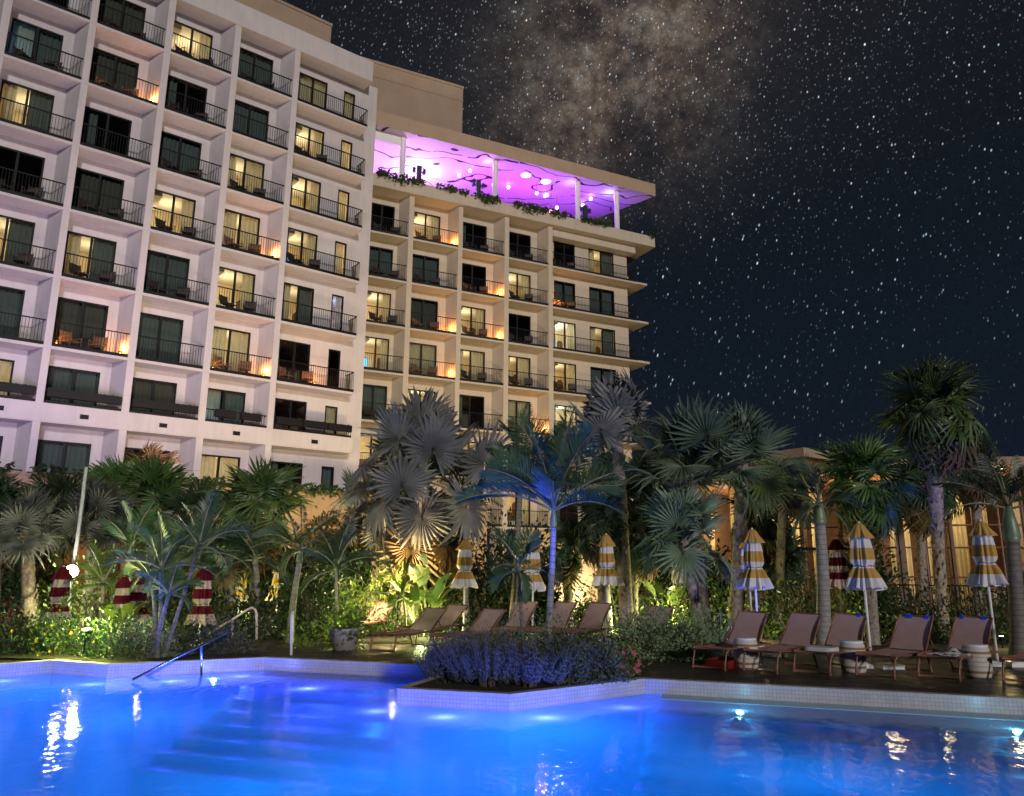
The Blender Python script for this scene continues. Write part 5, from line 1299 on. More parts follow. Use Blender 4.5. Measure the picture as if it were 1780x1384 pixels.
# --- left garden
fan(45, 925, 55, 20.0, 95, 'grey fan palm with a rough dark trunk at the far left', 'fan_grey', 11, n=15, e0=85, e1=-10, trunk='trunk_dark', pet=0.55, **{**SILV, 'split': 0.42, 'droop': 0.1})
fan(165, 905, 150, 20.8, 88, 'grey fan palm beside the tall grey lamp pole', 'fan_grey', 12, n=15, e0=85, e1=-15, pet=0.52, **{**SILV, 'split': 0.4, 'droop': 0.12})
fan(268, 868, 252, 23.5, 92, 'shaggy green fan palm under the golden one, left of the planted terrace', 'fan_green', 13, n=26, e0=75, e1=-55, droop=0.3, split=0.42, skirt=5)
fan(262, 815, 275, 26.5, 62, 'small golden lit fan palm rising above the others on the left', 'dead', 14, n=12, e0=85, e1=0, droop=0.15, split=0.4)  # golden light put into the leaf colour, the fronds are not dry
fan(345, 895, 338, 23.0, 78, 'dark fan palm right of the shaggy green one, before the amber arches', 'fan_dark', 15, n=24, e0=70, e1=-60, droop=0.3, split=0.42, skirt=6)
fan(450, 872, 440, 22.0, 98, 'bushy green fan palm against the cream podium wall', 'fan_green', 16, n=34, e0=84, e1=-55, droop=0.28, split=0.4, skirt=4, r0=0.12)
fan(398, 965, 395, 21.0, 62, 'short fan palm with a rough purple trunk behind the cream handrail', 'fan_dark', 17, n=16, e0=70, e1=-40, droop=0.25, trunk='trunk_fibre')
fea(522, 955, 505, 19.0, 88, 'dark feather palm with a pale trunk right of the upright grab rail', 'feather_dark', 18, n=10, e0=75, e1=0, bend=1.3, shaft=0.3, lw=0.34, extra=((8, 42, 1.35, 1.25), (170, 40, 1.3, 1.2), (40, 30, 1.3, 1.0)))
fea(282, 985, 275, 15.7, 96, 'clumping feather palm lit blue in the left pool bed', 'feather', 19, n=9, e0=80, e1=0, bend=1.15, shaft=0.22, r0=0.045, r1=0.035, lw=0.30, nl=26, width=0.034, stems=((0.55, 0.25, 2.15, 1.05), (-0.35, 0.2, 1.55, 0.85), (0.25, -0.25, 1.2, 0.7)), extra=((115, 62, 1.25, 0.5),))
fea(180, 1012, 165, 18.2, 70, 'small lime green feather palm beside the spotlight pole', 'feather_lime', 20, n=9, e0=80, e1=-5, shaft=0.1, r0=0.05, r1=0.04, lw=0.30)
fea(585, 985, 592, 18.8, 70, 'dark young feather palm above the white pot plant', 'feather_dark', 21, n=10, e0=80, e1=-5, shaft=0.1, r0=0.05, r1=0.04, lw=0.32)
fea(352, 955, 360, 19.6, 92, 'dark drooping feather palm behind the cream handrail', 'feather_dark', 45, n=11, e0=80, e1=-10, bend=1.1, shaft=0.25, lw=0.36)
fea(445, 968, 448, 20.6, 78, 'dark feather palm between the purple trunk and the grab rail', 'feather_dark', 46, n=10, e0=75, e1=-10, bend=1.1, shaft=0.2, lw=0.36)
fea(228, 950, 236, 20.2, 80, 'mid green feather palm above the two touching umbrellas', 'feather', 47, n=10, e0=80, e1=-5, bend=1.0, shaft=0.2, lw=0.34)
# --- centre
fan(735, 818, 705, 22.5, 165, 'huge silver fan palm with stiff round leaves in the centre, before the far wing', 'fan_silver', 22, n=25, e0=86, e1=-50, skirt=4, pet=0.60, **{**SILV, 'r0': 0.22, 'r1': 0.22, 'nseg': 30})
fan(655, 868, 640, 23.6, 92, 'second silver fan palm tucked low left behind the huge one', 'fan_silver', 23, n=15, e0=70, e1=-50, skirt=4, pet=0.58, **SILV)
fea(962, 880, 946, 13.7, 152, 'smooth slender feather palm lit blue in the middle of the pool bed', 'feather', 24, n=16, e0=84, e1=18, bend=0.8, trunk='trunk_pale', shaft=0.38, r0=0.062, r1=0.05, lw=0.54, nl=46, width=0.038, extra=((-60, 78, 1.75, 0.4), (-75, 68, 1.6, 0.5), (165, 36, 1.25, 0.7), (12, 36, 1.3, 0.8), (195, 55, 1.35, 0.8)))
fea(902, 985, 916, 13.9, 68, 'thin young feather palm left of the slender central one', 'feather', 25, n=8, e0=75, e1=-15, bend=1.2, shaft=0.15, r0=0.035, r1=0.025, lw=0.30, nl=30, width=0.038)
fea(905, 800, 888, 21.5, 88, 'tall dark green feather palm with upright fronds behind the central one', 'feather_dark', 26, n=9, e0=88, e1=35, bend=0.9, shaft=0.35, lw=0.34)
fan(1072, 760, 1090, 21.0, 125, 'silver fan palm with big upright fans above the dark trunks, left of the sky', 'fan_silver', 27, n=14, e0=88, e1=12, pet=0.52, **SILV)
fea(1052, 850, 1060, 22.5, 88, 'dark feathery palm below the upright silver fans', 'feather_dark', 28, n=10, e0=80, e1=0, shaft=0.2, lw=0.34)
fan(985, 945, 988, 22.2, 62, 'dark fan palm silhouetted before the bright garden wall', 'fan_dark', 29, n=18, e0=60, e1=-60, droop=0.3, skirt=5)
fan(1045, 900, 1047, 21.2, 72, 'dark fan palm with a slim trunk between the central palm and the umbrella', 'fan_dark', 30, n=18, e0=70, e1=-55, droop=0.3, skirt=6)
fan(1112, 930, 1103, 22.0, 68, 'dark fan palm just right of the umbrella behind the bed', 'fan_dark', 31, n=18, e0=70, e1=-55, droop=0.3, skirt=5)
fan(1205, 812, 1232, 19.6, 132, 'tall spiky blue green fan palm left of the fibrous trunk, against the sky', 'fan_blue', 32, n=17, e0=86, e1=-15, split=0.42, droop=0.06, nseg=22, spread=260, pet=0.48, boots=60, narrow=0.85, trunk='trunk_fibre', dead=0)
fan(1290, 800, 1277, 20.2, 122, 'spiky green fan palm with a thick fibrous trunk against the sky', 'fan_blue', 33, n=15, e0=86, e1=-10, split=0.42, droop=0.06, nseg=22, spread=250, pet=0.48, boots=90, narrow=0.85, trunk='trunk_fibre', r0=0.17, r1=0.16, dead=0)
fan(1186, 930, 1222, 18.6, 104, 'low blue green fan palm spreading leaves over the round shrub', 'fan_blue', 34, n=18, e0=80, e1=-25, split=0.42, droop=0.1, nseg=22, spread=270, pet=0.5, narrow=0.85, boots=30, trunk='trunk_fibre', dead=0)
fan(1118, 850, 1128, 24.5, 95, 'dark green fan palm filling the gap behind the upright silver one', 'fan_dark', 48, n=26, e0=80, e1=-50, droop=0.25, split=0.42, skirt=5)
fan(1330, 880, 1322, 24.5, 80, 'dark green fan palm behind the thick fibrous trunk', 'fan_dark', 49, n=24, e0=75, e1=-50, droop=0.3, split=0.4, skirt=4)
fan(105, 880, 100, 23.5, 82, 'dark green fan palm between the two grey ones on the left', 'fan_dark', 50, n=24, e0=80, e1=-50, droop=0.25, split=0.42, skirt=4)
fan(195, 858, 200, 24.5, 80, 'dark green fan palm behind the lamp pole, against the podium', 'fan_green', 51, n=24, e0=80, e1=-45, droop=0.28, split=0.42, skirt=4)
fan(-10, 880, -10, 23.0, 80, 'dark fan palm cut by the left edge', 'fan_dark', 52, n=22, e0=80, e1=-50, droop=0.25, split=0.42)
fea(800, 860, 812, 23.0, 95, 'dark feather palm between the huge silver palm and the central blue one', 'feather_dark', 53, n=11, e0=82, e1=-5, bend=0.95, shaft=0.3, lw=0.36)
# --- right garden
fan(1362, 838, 1352, 22.5, 76, 'small blue green fan palm before the pavilion roof corner', 'fan_blue', 35, n=16, e0=60, e1=-35, droop=0.15, split=0.45)
fan(1358, 960, 1346, 24.0, 66, 'dark low fan palm silhouetted on the glowing pavilion drapes', 'fan_dark', 36, n=20, e0=55, e1=-65, droop=0.35, skirt=5)
fea(1422, 872, 1428, 17.6, 78, 'feather palm with a pale smooth ringed trunk left of the middle drum table', 'feather_dark', 37, n=11, e0=84, e1=-25, bend=1.2, shaft=0.5, trunk='trunk_pale', r0=0.155, r1=0.12, lw=0.34, nl=28)
fan(1500, 835, 1516, 19.6, 96, 'green fan palm with drooping leaf tips behind the middle umbrella', 'fan_green', 38, n=32, e0=84, e1=-60, droop=0.4, split=0.36, skirt=7, r0=0.13, r1=0.12)
fan(1600, 838, 1610, 21.8, 80, 'dark fan palm behind the tallest one, lower crown', 'fan_dark', 39, n=24, e0=70, e1=-60, droop=0.4, split=0.4, skirt=8, r0=0.12, r1=0.11)
fan(1622, 708, 1640, 20.3, 108, 'tallest fan palm on the right with a thick frayed trunk, crown against the stars', 'fan_green', 40, n=36, e0=88, e1=-62, droop=0.32, split=0.4, skirt=10, r0=0.11, r1=0.22, trunk='trunk_fibre', boots=120, pet=0.5)
fea(1752, 880, 1766, 16.4, 112, 'stout feather palm with a bulging green crownshaft at the right edge', 'feather_dark', 41, n=8, e0=78, e1=15, bend=1.0, shaft=0.75, r0=0.16, r1=0.13, lw=0.40, nl=32, extra=((160, 42, 1.5, 0.9), (40, 70, 1.4, 0.6), (10, 55, 1.4, 0.8)))
fan(1690, 820, 1700, 25.0, 70, 'distant dark fan palm between the tallest one and the right edge', 'fan_dark', 42, n=22, e0=80, e1=-40, droop=0.25)

# --- shrubs
def leaf_cloud(mb, c, r, n, size, rr, mi=0, up=0.4, clumps=14, jit=0.32, low=0.05, aspect=0.42):
    """leaf-sized folded blades gathered in clumps over a dome"""
    cl = []
    for k in range(clumps):
        a = rr.uniform(0, 6.28); e = math.asin(rr.uniform(-0.1, 1)); s = rr.uniform(0.45, 0.95)
        cl.append((math.cos(a) * math.cos(e) * s, math.sin(a) * math.cos(e) * s, math.sin(e) * s))
    V = []; Fc = []
    for k in range(n):
        q = cl[rr.randrange(clumps)]
        p = Vector((c[0] + r[0] * (q[0] + rr.gauss(0, jit)), c[1] + r[1] * (q[1] + rr.gauss(0, jit)), c[2] + r[2] * max(low, q[2] + rr.gauss(0, jit))))
        o_ = Vector(((p.x - c[0]) / r[0], (p.y - c[1]) / r[1], (p.z - c[2]) / r[2] + up))
        d = (o_ * 0.8 + Vector((rr.gauss(0, 0.6), rr.gauss(0, 0.6), rr.gauss(0, 0.5)))).normalized()
        s = d.cross(Vector((rr.gauss(0, 1), rr.gauss(0, 1), rr.gauss(0, 1))));
        if s.length < 1e-3: continue
        s.normalize(); l = size * rr.uniform(0.6, 1.3); w = s * l * aspect * 0.5; n_ = s.cross(d) * l * 0.08
        o = len(V); V += [tuple(p), tuple(p + d * l * 0.5 - w + n_), tuple(p + d * l * 0.5), tuple(p + d * l * 0.5 + w + n_), tuple(p + d * l - Vector((0, 0, l * 0.1)))]
        Fc += [(o, o + 1, o + 2), (o, o + 2, o + 3), (o + 1, o + 4, o + 2), (o + 2, o + 4, o + 3)]
    mb.arr(np.array(V), Fc, mi)
def stems(mb, r, h, n, rr, mi):
    for k in range(n):
        a = rr.uniform(0, 6.28); s = rr.uniform(0.2, 0.9); mb.tube([(0.1 * math.cos(a), 0.1 * math.sin(a), -0.02), (r[0] * 0.4 * s * math.cos(a), r[1] * 0.4 * s * math.sin(a), h * 0.45), (r[0] * 0.8 * s * math.cos(a), r[1] * 0.8 * s * math.sin(a), h * 0.85)], [0.018, 0.012, 0.006], 5, mi=mi, cap=False)
def shrub(p, r, n, size, label, mat, seed, group='garden shrubs', name='shrub', flowers=None, nf=0, aspect=0.42, clumps=14, jit=0.3):
    rr = random.Random(seed); root = empty(name, p); tag(root, label, 'shrub', group)
    mb = MB(); leaf_cloud(mb, (0, 0, 0), r, n, size, rr, 0, clumps=clumps, jit=jit, aspect=aspect); mb.build('foliage', MAT[mat], root)
    mb = MB(); stems(mb, r, r[2], 12, rr, 0); mb.build('stems', MAT['stem'], root)
    if flowers:
        mb = MB()
        for k in range(nf):
            a = rr.uniform(0, 6.28); e = math.asin(rr.uniform(0.05, 0.9)); q = Vector((r[0] * 1.1 * math.cos(a) * math.cos(e), r[1] * 1.1 * math.sin(a) * math.cos(e), r[2] * 1.08 * math.sin(e)))
            mb = MB()
            for j in range(6):
                b_ = j * 1.047; s = 0.035; u = Vector((math.cos(b_), -0.5, math.sin(b_))); w = Vector((math.cos(b_ + 0.6), -0.5, math.sin(b_ + 0.6))); mb.add([q, q + u * s, q + w * s], [(0, 1, 2)])
            mb.build('flower', MAT[flowers], root)
    return root
def spike_shrub(p, r, n, label, mat, seed, h=0.55):
    """bushy herb of many upright leafy sprigs"""
    rr = random.Random(seed); root = empty('shrub', p); tag(root, label, 'shrub', 'bushy herbs of the central pool bed')
    V = []; Fc = []
    for k in range(n):
        a = rr.uniform(0, 6.28); s = math.sqrt(rr.random()); b_ = Vector((r[0] * s * math.cos(a) * 0.8, r[1] * s * math.sin(a) * 0.8, rr.uniform(0.0, 0.12) * r[2]))
        d = Vector((math.cos(a) * s * 0.75 + rr.gauss(0, 0.2), math.sin(a) * s * 0.75 + rr.gauss(0, 0.2), 1)).normalized(); hh = r[2] * (1.05 - 0.35 * s * s) * rr.uniform(0.7, 1.1)
        for j in range(26):
            q = 0.15 + 0.85 * j / 26; c = b_ + d * hh * q + Vector((0, 0, 0)); t = j * 2.4
            u = (d * 0.8 + Vector((math.cos(t), math.sin(t), 0.1)) * 0.8).normalized(); l = 0.05 * rr.uniform(0.8, 1.4) * (1.15 - 0.5 * q); w = u.cross(Vector((math.sin(t), 1, math.cos(t)))).normalized() * l * 0.16
            o = len(V); V += [tuple(c), tuple(c + u * l * 0.55 - w), tuple(c + u * l), tuple(c + u * l * 0.55 + w)]; Fc += [(o, o + 1, o + 2, o + 3)]
    mb = MB(); mb.arr(np.array(V), Fc, 0); mb.build('foliage', MAT[mat], root)
    mb = MB(); stems(mb, r, r[2], 16, rr, 0); mb.build('stems', MAT['stem'], root)
    return root
def strap_plant(p, n, ln, label, mat, seed, width=0.06, e0=85, e1=25, bend=1.4, cat='plant', group='strap leaved plants', name='strap_plant', stem=0.0):
    rr = random.Random(seed); mb = MB()
    V = []; Fc = []
    for i in range(n):
        q = i / max(1, n - 1); az = i * 2.39996 + rr.uniform(-0.3, 0.3); el = R(e0 + (e1 - e0) * q); l = ln * rr.uniform(0.75, 1.15); pt = Vector((0, 0, stem * rr.uniform(0.5, 1))); st = 7; o = len(V)
        for k in range(st + 1):
            f = k / st; e = el - bend * f ** 1.5 * (0.5 + 0.6 * q); d = Vector((math.cos(az) * math.cos(e), math.sin(az) * math.cos(e), math.sin(e)))
            s = Vector((-math.sin(az), math.cos(az), 0)) * width * 0.5 * (math.sin(math.pi * min(1, f * 0.85 + 0.15)) ** 0.7 if k < st else 0.03)
            nn = s.cross(d).normalized() * width * 0.15
            V += [tuple(pt - s + nn), tuple(pt), tuple(pt + s + nn)]; pt = pt + d * l / st
            if k: 
                b_ = o + 3 * (k - 1); Fc += [(b_, b_ + 3, b_ + 4, b_ + 1), (b_ + 1, b_ + 4, b_ + 5, b_ + 2)]
    mb.arr(np.array(V), Fc, 0)
    if stem: mb.tube([(0, 0, 0), (0.02, 0, stem)], [0.03, 0.02], 6)
    o = mb.build(name, MAT[mat]); o.location = p
    return tag(o, label, cat, group)
def paddle_plant(p, n, h, label, mat, seed, lw=0.26, ll=0.8):
    """banana-like clump: upright stalks ending in long split blades"""
    rr = random.Random(seed); root = empty('broadleaf_plant', p); tag(root, label, 'plant', 'broad leaved clumps')
    bl = MB(); sk = MB()
    for i in range(n):
        az = i * 2.4 + rr.uniform(-0.4, 0.4); lean = rr.uniform(0.1, 0.45); hh = h * rr.uniform(0.55, 1.0)
        b_ = Vector((0.12 * math.cos(az), 0.12 * math.sin(az), 0)); t = b_ + Vector((math.cos(az) * lean * hh, math.sin(az) * lean * hh, hh * 0.6)); sk.tube([b_, b_.lerp(t, 0.5) + Vector((0, 0, 0.04)), t], [0.018, 0.014, 0.01], 6)
        L_ = ll * rr.uniform(0.75, 1.2); V = []; Fc = []; st = 14; pt = t.copy(); el = R(rr.uniform(50, 80))
        for k in range(st + 1):
            f = k / st; e = el - 1.1 * f ** 1.6; d = Vector((math.cos(az) * math.cos(e), math.sin(az) * math.cos(e), math.sin(e))); s = Vector((-math.sin(az), math.cos(az), 0)) * lw * 0.5 * math.sin(math.pi * min(1.0, 0.08 + 0.92 * f)) ** 0.6 * (1 if k < st else 0.05) * rr.uniform(0.85, 1.05); up = Vector((0, 0, lw * 0.12))
            V += [tuple(pt - s + up), tuple(pt), tuple(pt + s + up)]; pt = pt + d * L_ / st
            if k and rr.random() > 0.12: q = 3 * (k - 1); Fc += [(q, q + 3, q + 4, q + 1)]
            if k and rr.random() > 0.12: q = 3 * (k - 1); Fc += [(q + 1, q + 4, q + 5, q + 2)]
        bl.arr(np.array(V), Fc, 0)
    bl.build('leaves', MAT[mat], root, True); sk.build('stalks', MAT['petiole'], root, True)
    return root
# soil of the two pool beds
for poly in ([(-8.60, 15.42), (-7.35, 14.86), (-4.95, 16.05), (-6.2, 17.6), (-9.5, 17.8), (-11.5, 15.5)], [(-1.5, 12.22), (0.0, 11.80), (2.1, 13.36), (1.2, 14.3), (-0.68, 14.6)]):
    mb = MB(); mb.sheet([poly], 0.006)
    tag(mb.build('planting_soil', MAT['soil']), kind='structure')
# central bed
CB = [(-0.95, 12.75, 0.46, 0.46, 0.55, 'leaf_blue', 'blue grey herb bush at the left end of the central pool bed'), (-0.35, 12.35, 0.55, 0.42, 0.60, 'leaf_blue', 'blue grey herb bush at the front left of the central pool bed'),
      (0.28, 12.35, 0.55, 0.42, 0.60, 'leaf_blue', 'blue lit herb bush at the front corner of the central pool bed'), (0.85, 12.75, 0.50, 0.42, 0.58, 'leaf_sage', 'grey green herb bush at the front right of the central pool bed'),
      (1.42, 13.15, 0.46, 0.40, 0.50, 'leaf_sage', 'grey green herb bush at the right end of the central pool bed'), (0.0, 13.2, 0.62, 0.5, 0.72, 'leaf_sage', 'taller green herb bush at the foot of the slender palm'), (0.75, 13.55, 0.55, 0.45, 0.70, 'leaf_sage', 'taller green herb bush behind the right of the central pool bed'), (-0.7, 13.5, 0.5, 0.45, 0.62, 'leaf_blue', 'dark blue herb bush behind the left of the central pool bed')]
for k, (x, y, rx, ry, h, mt, lb) in enumerate(CB):
    if mt == 'leaf_sage': shrub(Vector((x, y, 0)), (rx, ry, h * 1.12), 2600, 0.06, lb, mt, 60 + k, clumps=34, jit=0.24, group='bushy herbs of the central pool bed'); continue
    spike_shrub(Vector((x, y, 0)), (rx * 1.05, ry, h * (1.25 + 0.12 * math.sin(k * 2.3))), 170, lb, mt, 60 + k)
strap_plant(Vector((1.62, 13.55, 0.0)), 16, 0.55, 'yellow lime strap plant at the right end of the central pool bed', 'leaf_lime', 70, width=0.10, e1=35)
shrub(Vector((1.95, 13.65, 0)), (0.26, 0.24, 0.42), 260, 0.09, 'small bush with yellow and pink leaves at the tip of the central pool bed', 'leaf_lime', 71, flowers='petal_pink', nf=26)
# round shrubs and left bed
sage = 'green grey rounded shrub '
shrub(ground(1130, 16.2), (0.66, 0.55, 0.78), 4200, 0.085, sage + "at the deck edge, left of its pair", 'leaf_round', 80, clumps=26)
shrub(ground(1205, 16.2), (0.70, 0.55, 0.70), 4200, 0.085, sage + "at the deck edge, right of its pair", 'leaf_round', 81, clumps=26)
strap_plant(ground(1265 - 20, 17.0), 9, 0.95, 'upright sword leaved plant behind the round shrubs', 'fan_blue', 82, width=0.10, e0=88, e1=60, bend=0.4)
for k, (px, Y, rx, h, mt, lb, fl) in enumerate(((25, 16.6, 0.9, 0.62, 'leaf_mid', 'yellow flowering bush at the far left of the pool edge', 'petal_yellow'), (100, 16.4, 0.75, 0.60, 'leaf_mid', 'yellow flowering bush just left of the ground spotlight', 'petal_yellow'), (205, 15.8, 0.6, 0.62, 'leaf_mid', 'green bush right of the ground spotlight in the left bed', None), (255, 15.9, 0.5, 0.5, 'leaf_sage', 'small grey bush at the foot of the clumping feather palm', None), (320, 16.6, 0.55, 0.55, 'leaf_dark', 'dark bush behind the sloping blue handrail', None), (398, 16.6, 0.62, 0.52, 'leaf_blue', 'blue lit bush between the blue rail and the cream rail', None))):
    shrub(ground(px, Y), (rx, 0.5, h), 1900, 0.075, lb, mt, 90 + k, flowers=fl, nf=16, clumps=22, jit=0.34)
shrub(ground(30, 17.6), (0.5, 0.4, 0.75), 700, 0.12, 'maroon leaved shrub left of the spotlight umbrella', 'leaf_red', 97)
pp = empty('potted_plant', ground(600, 17.4)); tag(pp, 'pale pot overflowing with bright green trailing leaves left of the loungers', 'potted plant')
mb = MB(); mb.lathe([(0.0, 0.0), (0.24, 0.0), (0.34, 0.42), (0.37, 0.45), (0.33, 0.46), (0.30, 0.40), (0.0, 0.40)], 28); mb.build('pot', MAT['pot'], pp, True)
mb = MB(); rr = random.Random(4); leaf_cloud(mb, (0, 0, 0.35), (0.42, 0.40, 0.5), 900, 0.11, rr, 0, clumps=18, low=-0.6); mb.build('foliage', MAT['leaf_lime'], pp)
strap_plant(ground(590, 18.3), 26, 1.05, 'bright lime strap plant glowing above the pale pot', 'leaf_lime', 98, width=0.075, e1=15)
# understorey clumps along the garden, front to back
US = [(5, 21.5, 'leaf_mid'), (85, 22, 'leaf_lime'), (150, 19.5, 'leaf_lime'), (215, 20.8, 'leaf_mid'), (262, 19.5, 'leaf_mid'), (315, 20.5, 'leaf_lime'), (375, 19.8, 'leaf_dark'), (430, 24.5, 'leaf_lime'), (465, 20.2, 'leaf_dark'), (540, 20.8, 'leaf_dark'), (640, 21.5, 'leaf_lime'), (690, 23.6, 'leaf_mid'), (742, 22.6, 'leaf_lime'), (845, 22.8, 'leaf_dark'), (890, 23.8, 'leaf_mid'), (1010, 23.6, 'leaf_mid'), (1075, 23.4, 'leaf_lime'), (1135, 23.6, 'leaf_lime'), (1185, 22.2, 'leaf_lime'), (1250, 22.5, 'leaf_mid'), (1300, 21.8, 'leaf_lime'), (1355, 22.6, 'leaf_mid'), (1400, 20.5, 'leaf_dark'), (1465, 22.2, 'leaf_lime'), (1545, 22.6, 'leaf_mid'), (1590, 20.2, 'leaf_dark'), (1690, 20.4, 'leaf_dark'), (1745, 21.5, 'leaf_mid')]
NEAR = ['at the far left edge', 'behind the spotlight umbrella', 'at the foot of the spotlight pole', 'behind the two touching umbrellas', 'left of the clumping feather palm', 'behind the clumping feather palm', 'behind the cream handrail', 'below the bushy fan palm', 'left of the grab rail', 'right of the grab rail', 'above the furthest left lounger', 'under the huge silver palm', 'behind the left tall umbrella', 'between the left two tall umbrellas', 'behind the half hidden umbrella', 'below the bright garden wall', 'behind the clear standing umbrella', 'right of the clear standing umbrella', 'under the low blue fan palm', 'left of the fibrous trunk', 'behind the paired umbrellas', 'before the glowing drapes', 'left of the ringed trunk', 'behind the shadowed maroon umbrella', 'left of the iron fence', 'at the foot of the tallest palm', 'left of the third drum table umbrella', 'at the right edge']
for k, ((px, Y, mt), nr) in enumerate(zip(US, NEAR)):
    rr = random.Random(200 + k); h = rr.uniform(0.9, 1.6)
    shrub(ground(px, Y), (rr.uniform(0.7, 1.0), rr.uniform(0.6, 0.9), h), 900, 0.15, {'leaf_mid': 'mid green', 'leaf_lime': 'yellow green', 'leaf_dark': 'dark green'}[mt] + ' leafy garden shrub ' + nr, mt, 300 + k, clumps=20, jit=0.34)
# tall hedge masses before the podium and the pavilion
for k, (px, Y, rx, h, mt, lb) in enumerate(((585, 24.5, 1.2, 2.6, 'leaf_dark', 'tall loose hedge bush before the lit podium arch'), (645, 24.0, 1.0, 2.5, 'leaf_mid', 'tall golden lit hedge bush under the silver palms'), (505, 25.5, 1.1, 2.3, 'leaf_dark', 'tall dark hedge bush behind the pale feather palm trunk'), (320, 25.0, 1.3, 2.2, 'leaf_dark', 'tall dark hedge bush before the amber arches'), (30, 24.0, 1.2, 1.8, 'leaf_mid', 'tall hedge bush behind the grey fan palm at the far left'), (865, 25.0, 1.2, 2.7, 'leaf_dark', 'tall dark hedge bush behind the two left tall umbrellas'), (1120, 25.5, 1.2, 2.6, 'leaf_dark', 'tall dark hedge bush right of the bright garden wall'), (1240, 25.5, 1.3, 2.3, 'leaf_dark', 'tall dark hedge bush behind the spiky fan palms'), (760, 24.2, 1.2, 2.8, 'leaf_mid', 'tall hedge bush behind the broad ribbed leaves'), (700, 25.2, 1.2, 2.9, 'leaf_dark', 'tall dark hedge bush between the two silver palm trunks'), (925, 23.6, 0.8, 2.4, 'leaf_dark', 'tall dark hedge bush behind the half hidden umbrella'), (450, 25.8, 1.2, 2.4, 'leaf_dark', 'tall dark hedge bush under the bushy green fan palm'), (545, 22.6, 0.8, 2.0, 'leaf_dark', 'dark hedge bush between the dark feather palms'), (1515, 24.0, 0.8, 2.2, 'leaf_dark', 'slim dark shrub tree right of the middle umbrella'))):
    shrub(ground(px, Y), (rx, 0.8, h), 4200, 0.19, lb, mt, 400 + k, clumps=34, jit=0.26, group='tall hedge bushes')
# broad leaved clumps
paddle_plant(ground(742, 21.8), 8, 2.3, 'tall broad ribbed leaves lit green left of the tall umbrella', 'feather', 120, lw=0.34, ll=1.2)
paddle_plant(ground(730, 20.6), 9, 1.5, 'glowing lime broad leaved clump above the bright ground light', 'leaf_lime', 121, ll=0.7)
paddle_plant(ground(195, 17.6), 8, 1.1, 'broad leaved clump glowing yellow by the ground spotlight', 'leaf_lime', 122, ll=0.6)
paddle_plant(ground(1165, 22.4), 7, 1.9, 'big round yellow lit leaves behind the low fan palm', 'leaf_lime', 123, lw=0.45, ll=0.7)
paddle_plant(ground(1775, 22.0), 6, 2.4, 'yellow leaved clump at the right edge beside the pavilion', 'leaf_lime', 124, ll=0.7)
fea(700, 1035, 705, 20.8, 62, 'lime green young feather palm over the glowing ground light', 'feather_lime', 125, n=11, e0=80, e1=0, shaft=0.0, r0=0.03, r1=0.025, lw=0.30, width=0.035)
# undergrowth that fills the beds between
rr = random.Random(77); mb = MB()
for k in range(150):
    px = rr.uniform(-60, 1840); Y = rr.uniform(19.6, 25.5) if 560 < px < 1300 or px > 1300 else rr.uniform(17.8, 25)
    if 560 < px < 900 and Y < 21.0: Y += 1.6
    p = ground(px, Y); leaf_cloud(mb, (p.x, p.y, 0), (rr.uniform(0.4, 0.8), 0.5, rr.uniform(0.3, 0.75)), 130, 0.13, rr, k % 3, clumps=8)
tag(mb.build('undergrowth', [MAT['leaf_dark'], MAT['leaf_mid'], MAT['leaf_lime']]), kind='stuff')
# trailing plants along the roof terrace and the podium
def trailing(p, rz, w, hang, n, label, seed, group, mat='leaf_mid'):
    rr = random.Random(seed); V = []; Fc = []
    for s in range(int(w * 26)):
        x = rr.uniform(-w / 2, w / 2); ln = hang * rr.uniform(0.2, 1.0) * (1 - 0.6 * abs(2 * x / w)); y = rr.uniform(-0.25, 0.1)
        m_ = max(4, int(n * ln / hang / 2))
        for j in range(m_):
            q = j / m_; c = Vector((x + 0.1 * math.sin(3 * q + s), y - 0.18 * min(1, q * 3), 0.16 * math.sin(math.pi * min(1, q * 2.2)) - ln * max(0, q - 0.25)))
            d = Vector((rr.gauss(0, 1), rr.gauss(-0.4, 0.8), rr.gauss(0, 0.8))).normalized(); l = rr.uniform(0.14, 0.28); u = d.cross(Vector((0.3, 0.5, 0.8))).normalized() * l * 0.3
            o = len(V); V += [tuple(c), tuple(c + d * l * 0.5 - u), tuple(c + d * l), tuple(c + d * l * 0.5 + u)]; Fc.append((o, o + 1, o + 2, o + 3))
    mb = MB(); mb.arr(np.array(V), Fc, 0); o = mb.build('trailing_plant', MAT[mat]); o.location = p; o.rotation_euler = (0, 0, rz)
    return tag(o, label, 'plant', group)
for k, (u, w, hang, lb) in enumerate(((13.3, 3.2, 0.9, 'under the left end of the purple terrace'), (17.0, 2.2, 0.4, 'thin and blue lit, below the bright bar'), (19.6, 2.0, 0.9, 'between the first and second white columns'), (22.9, 2.6, 0.95, 'below the three terrace chairs'), (25.3, 1.4, 0.55, 'small one left of the third column'), (28.4, 2.6, 0.25, 'thin blue lit sprigs around the third column'), (33.5, 0.6, 0.5, 'tiny tuft at the right tip of the terrace'))):
    trailing(wpt(YR, DR, u, -0.2, 26.80), R(90) - YR, w, hang, 16, 'plants trailing over the terrace parapet, ' + lb, 500 + k, 'trailing plants of the roof terrace')
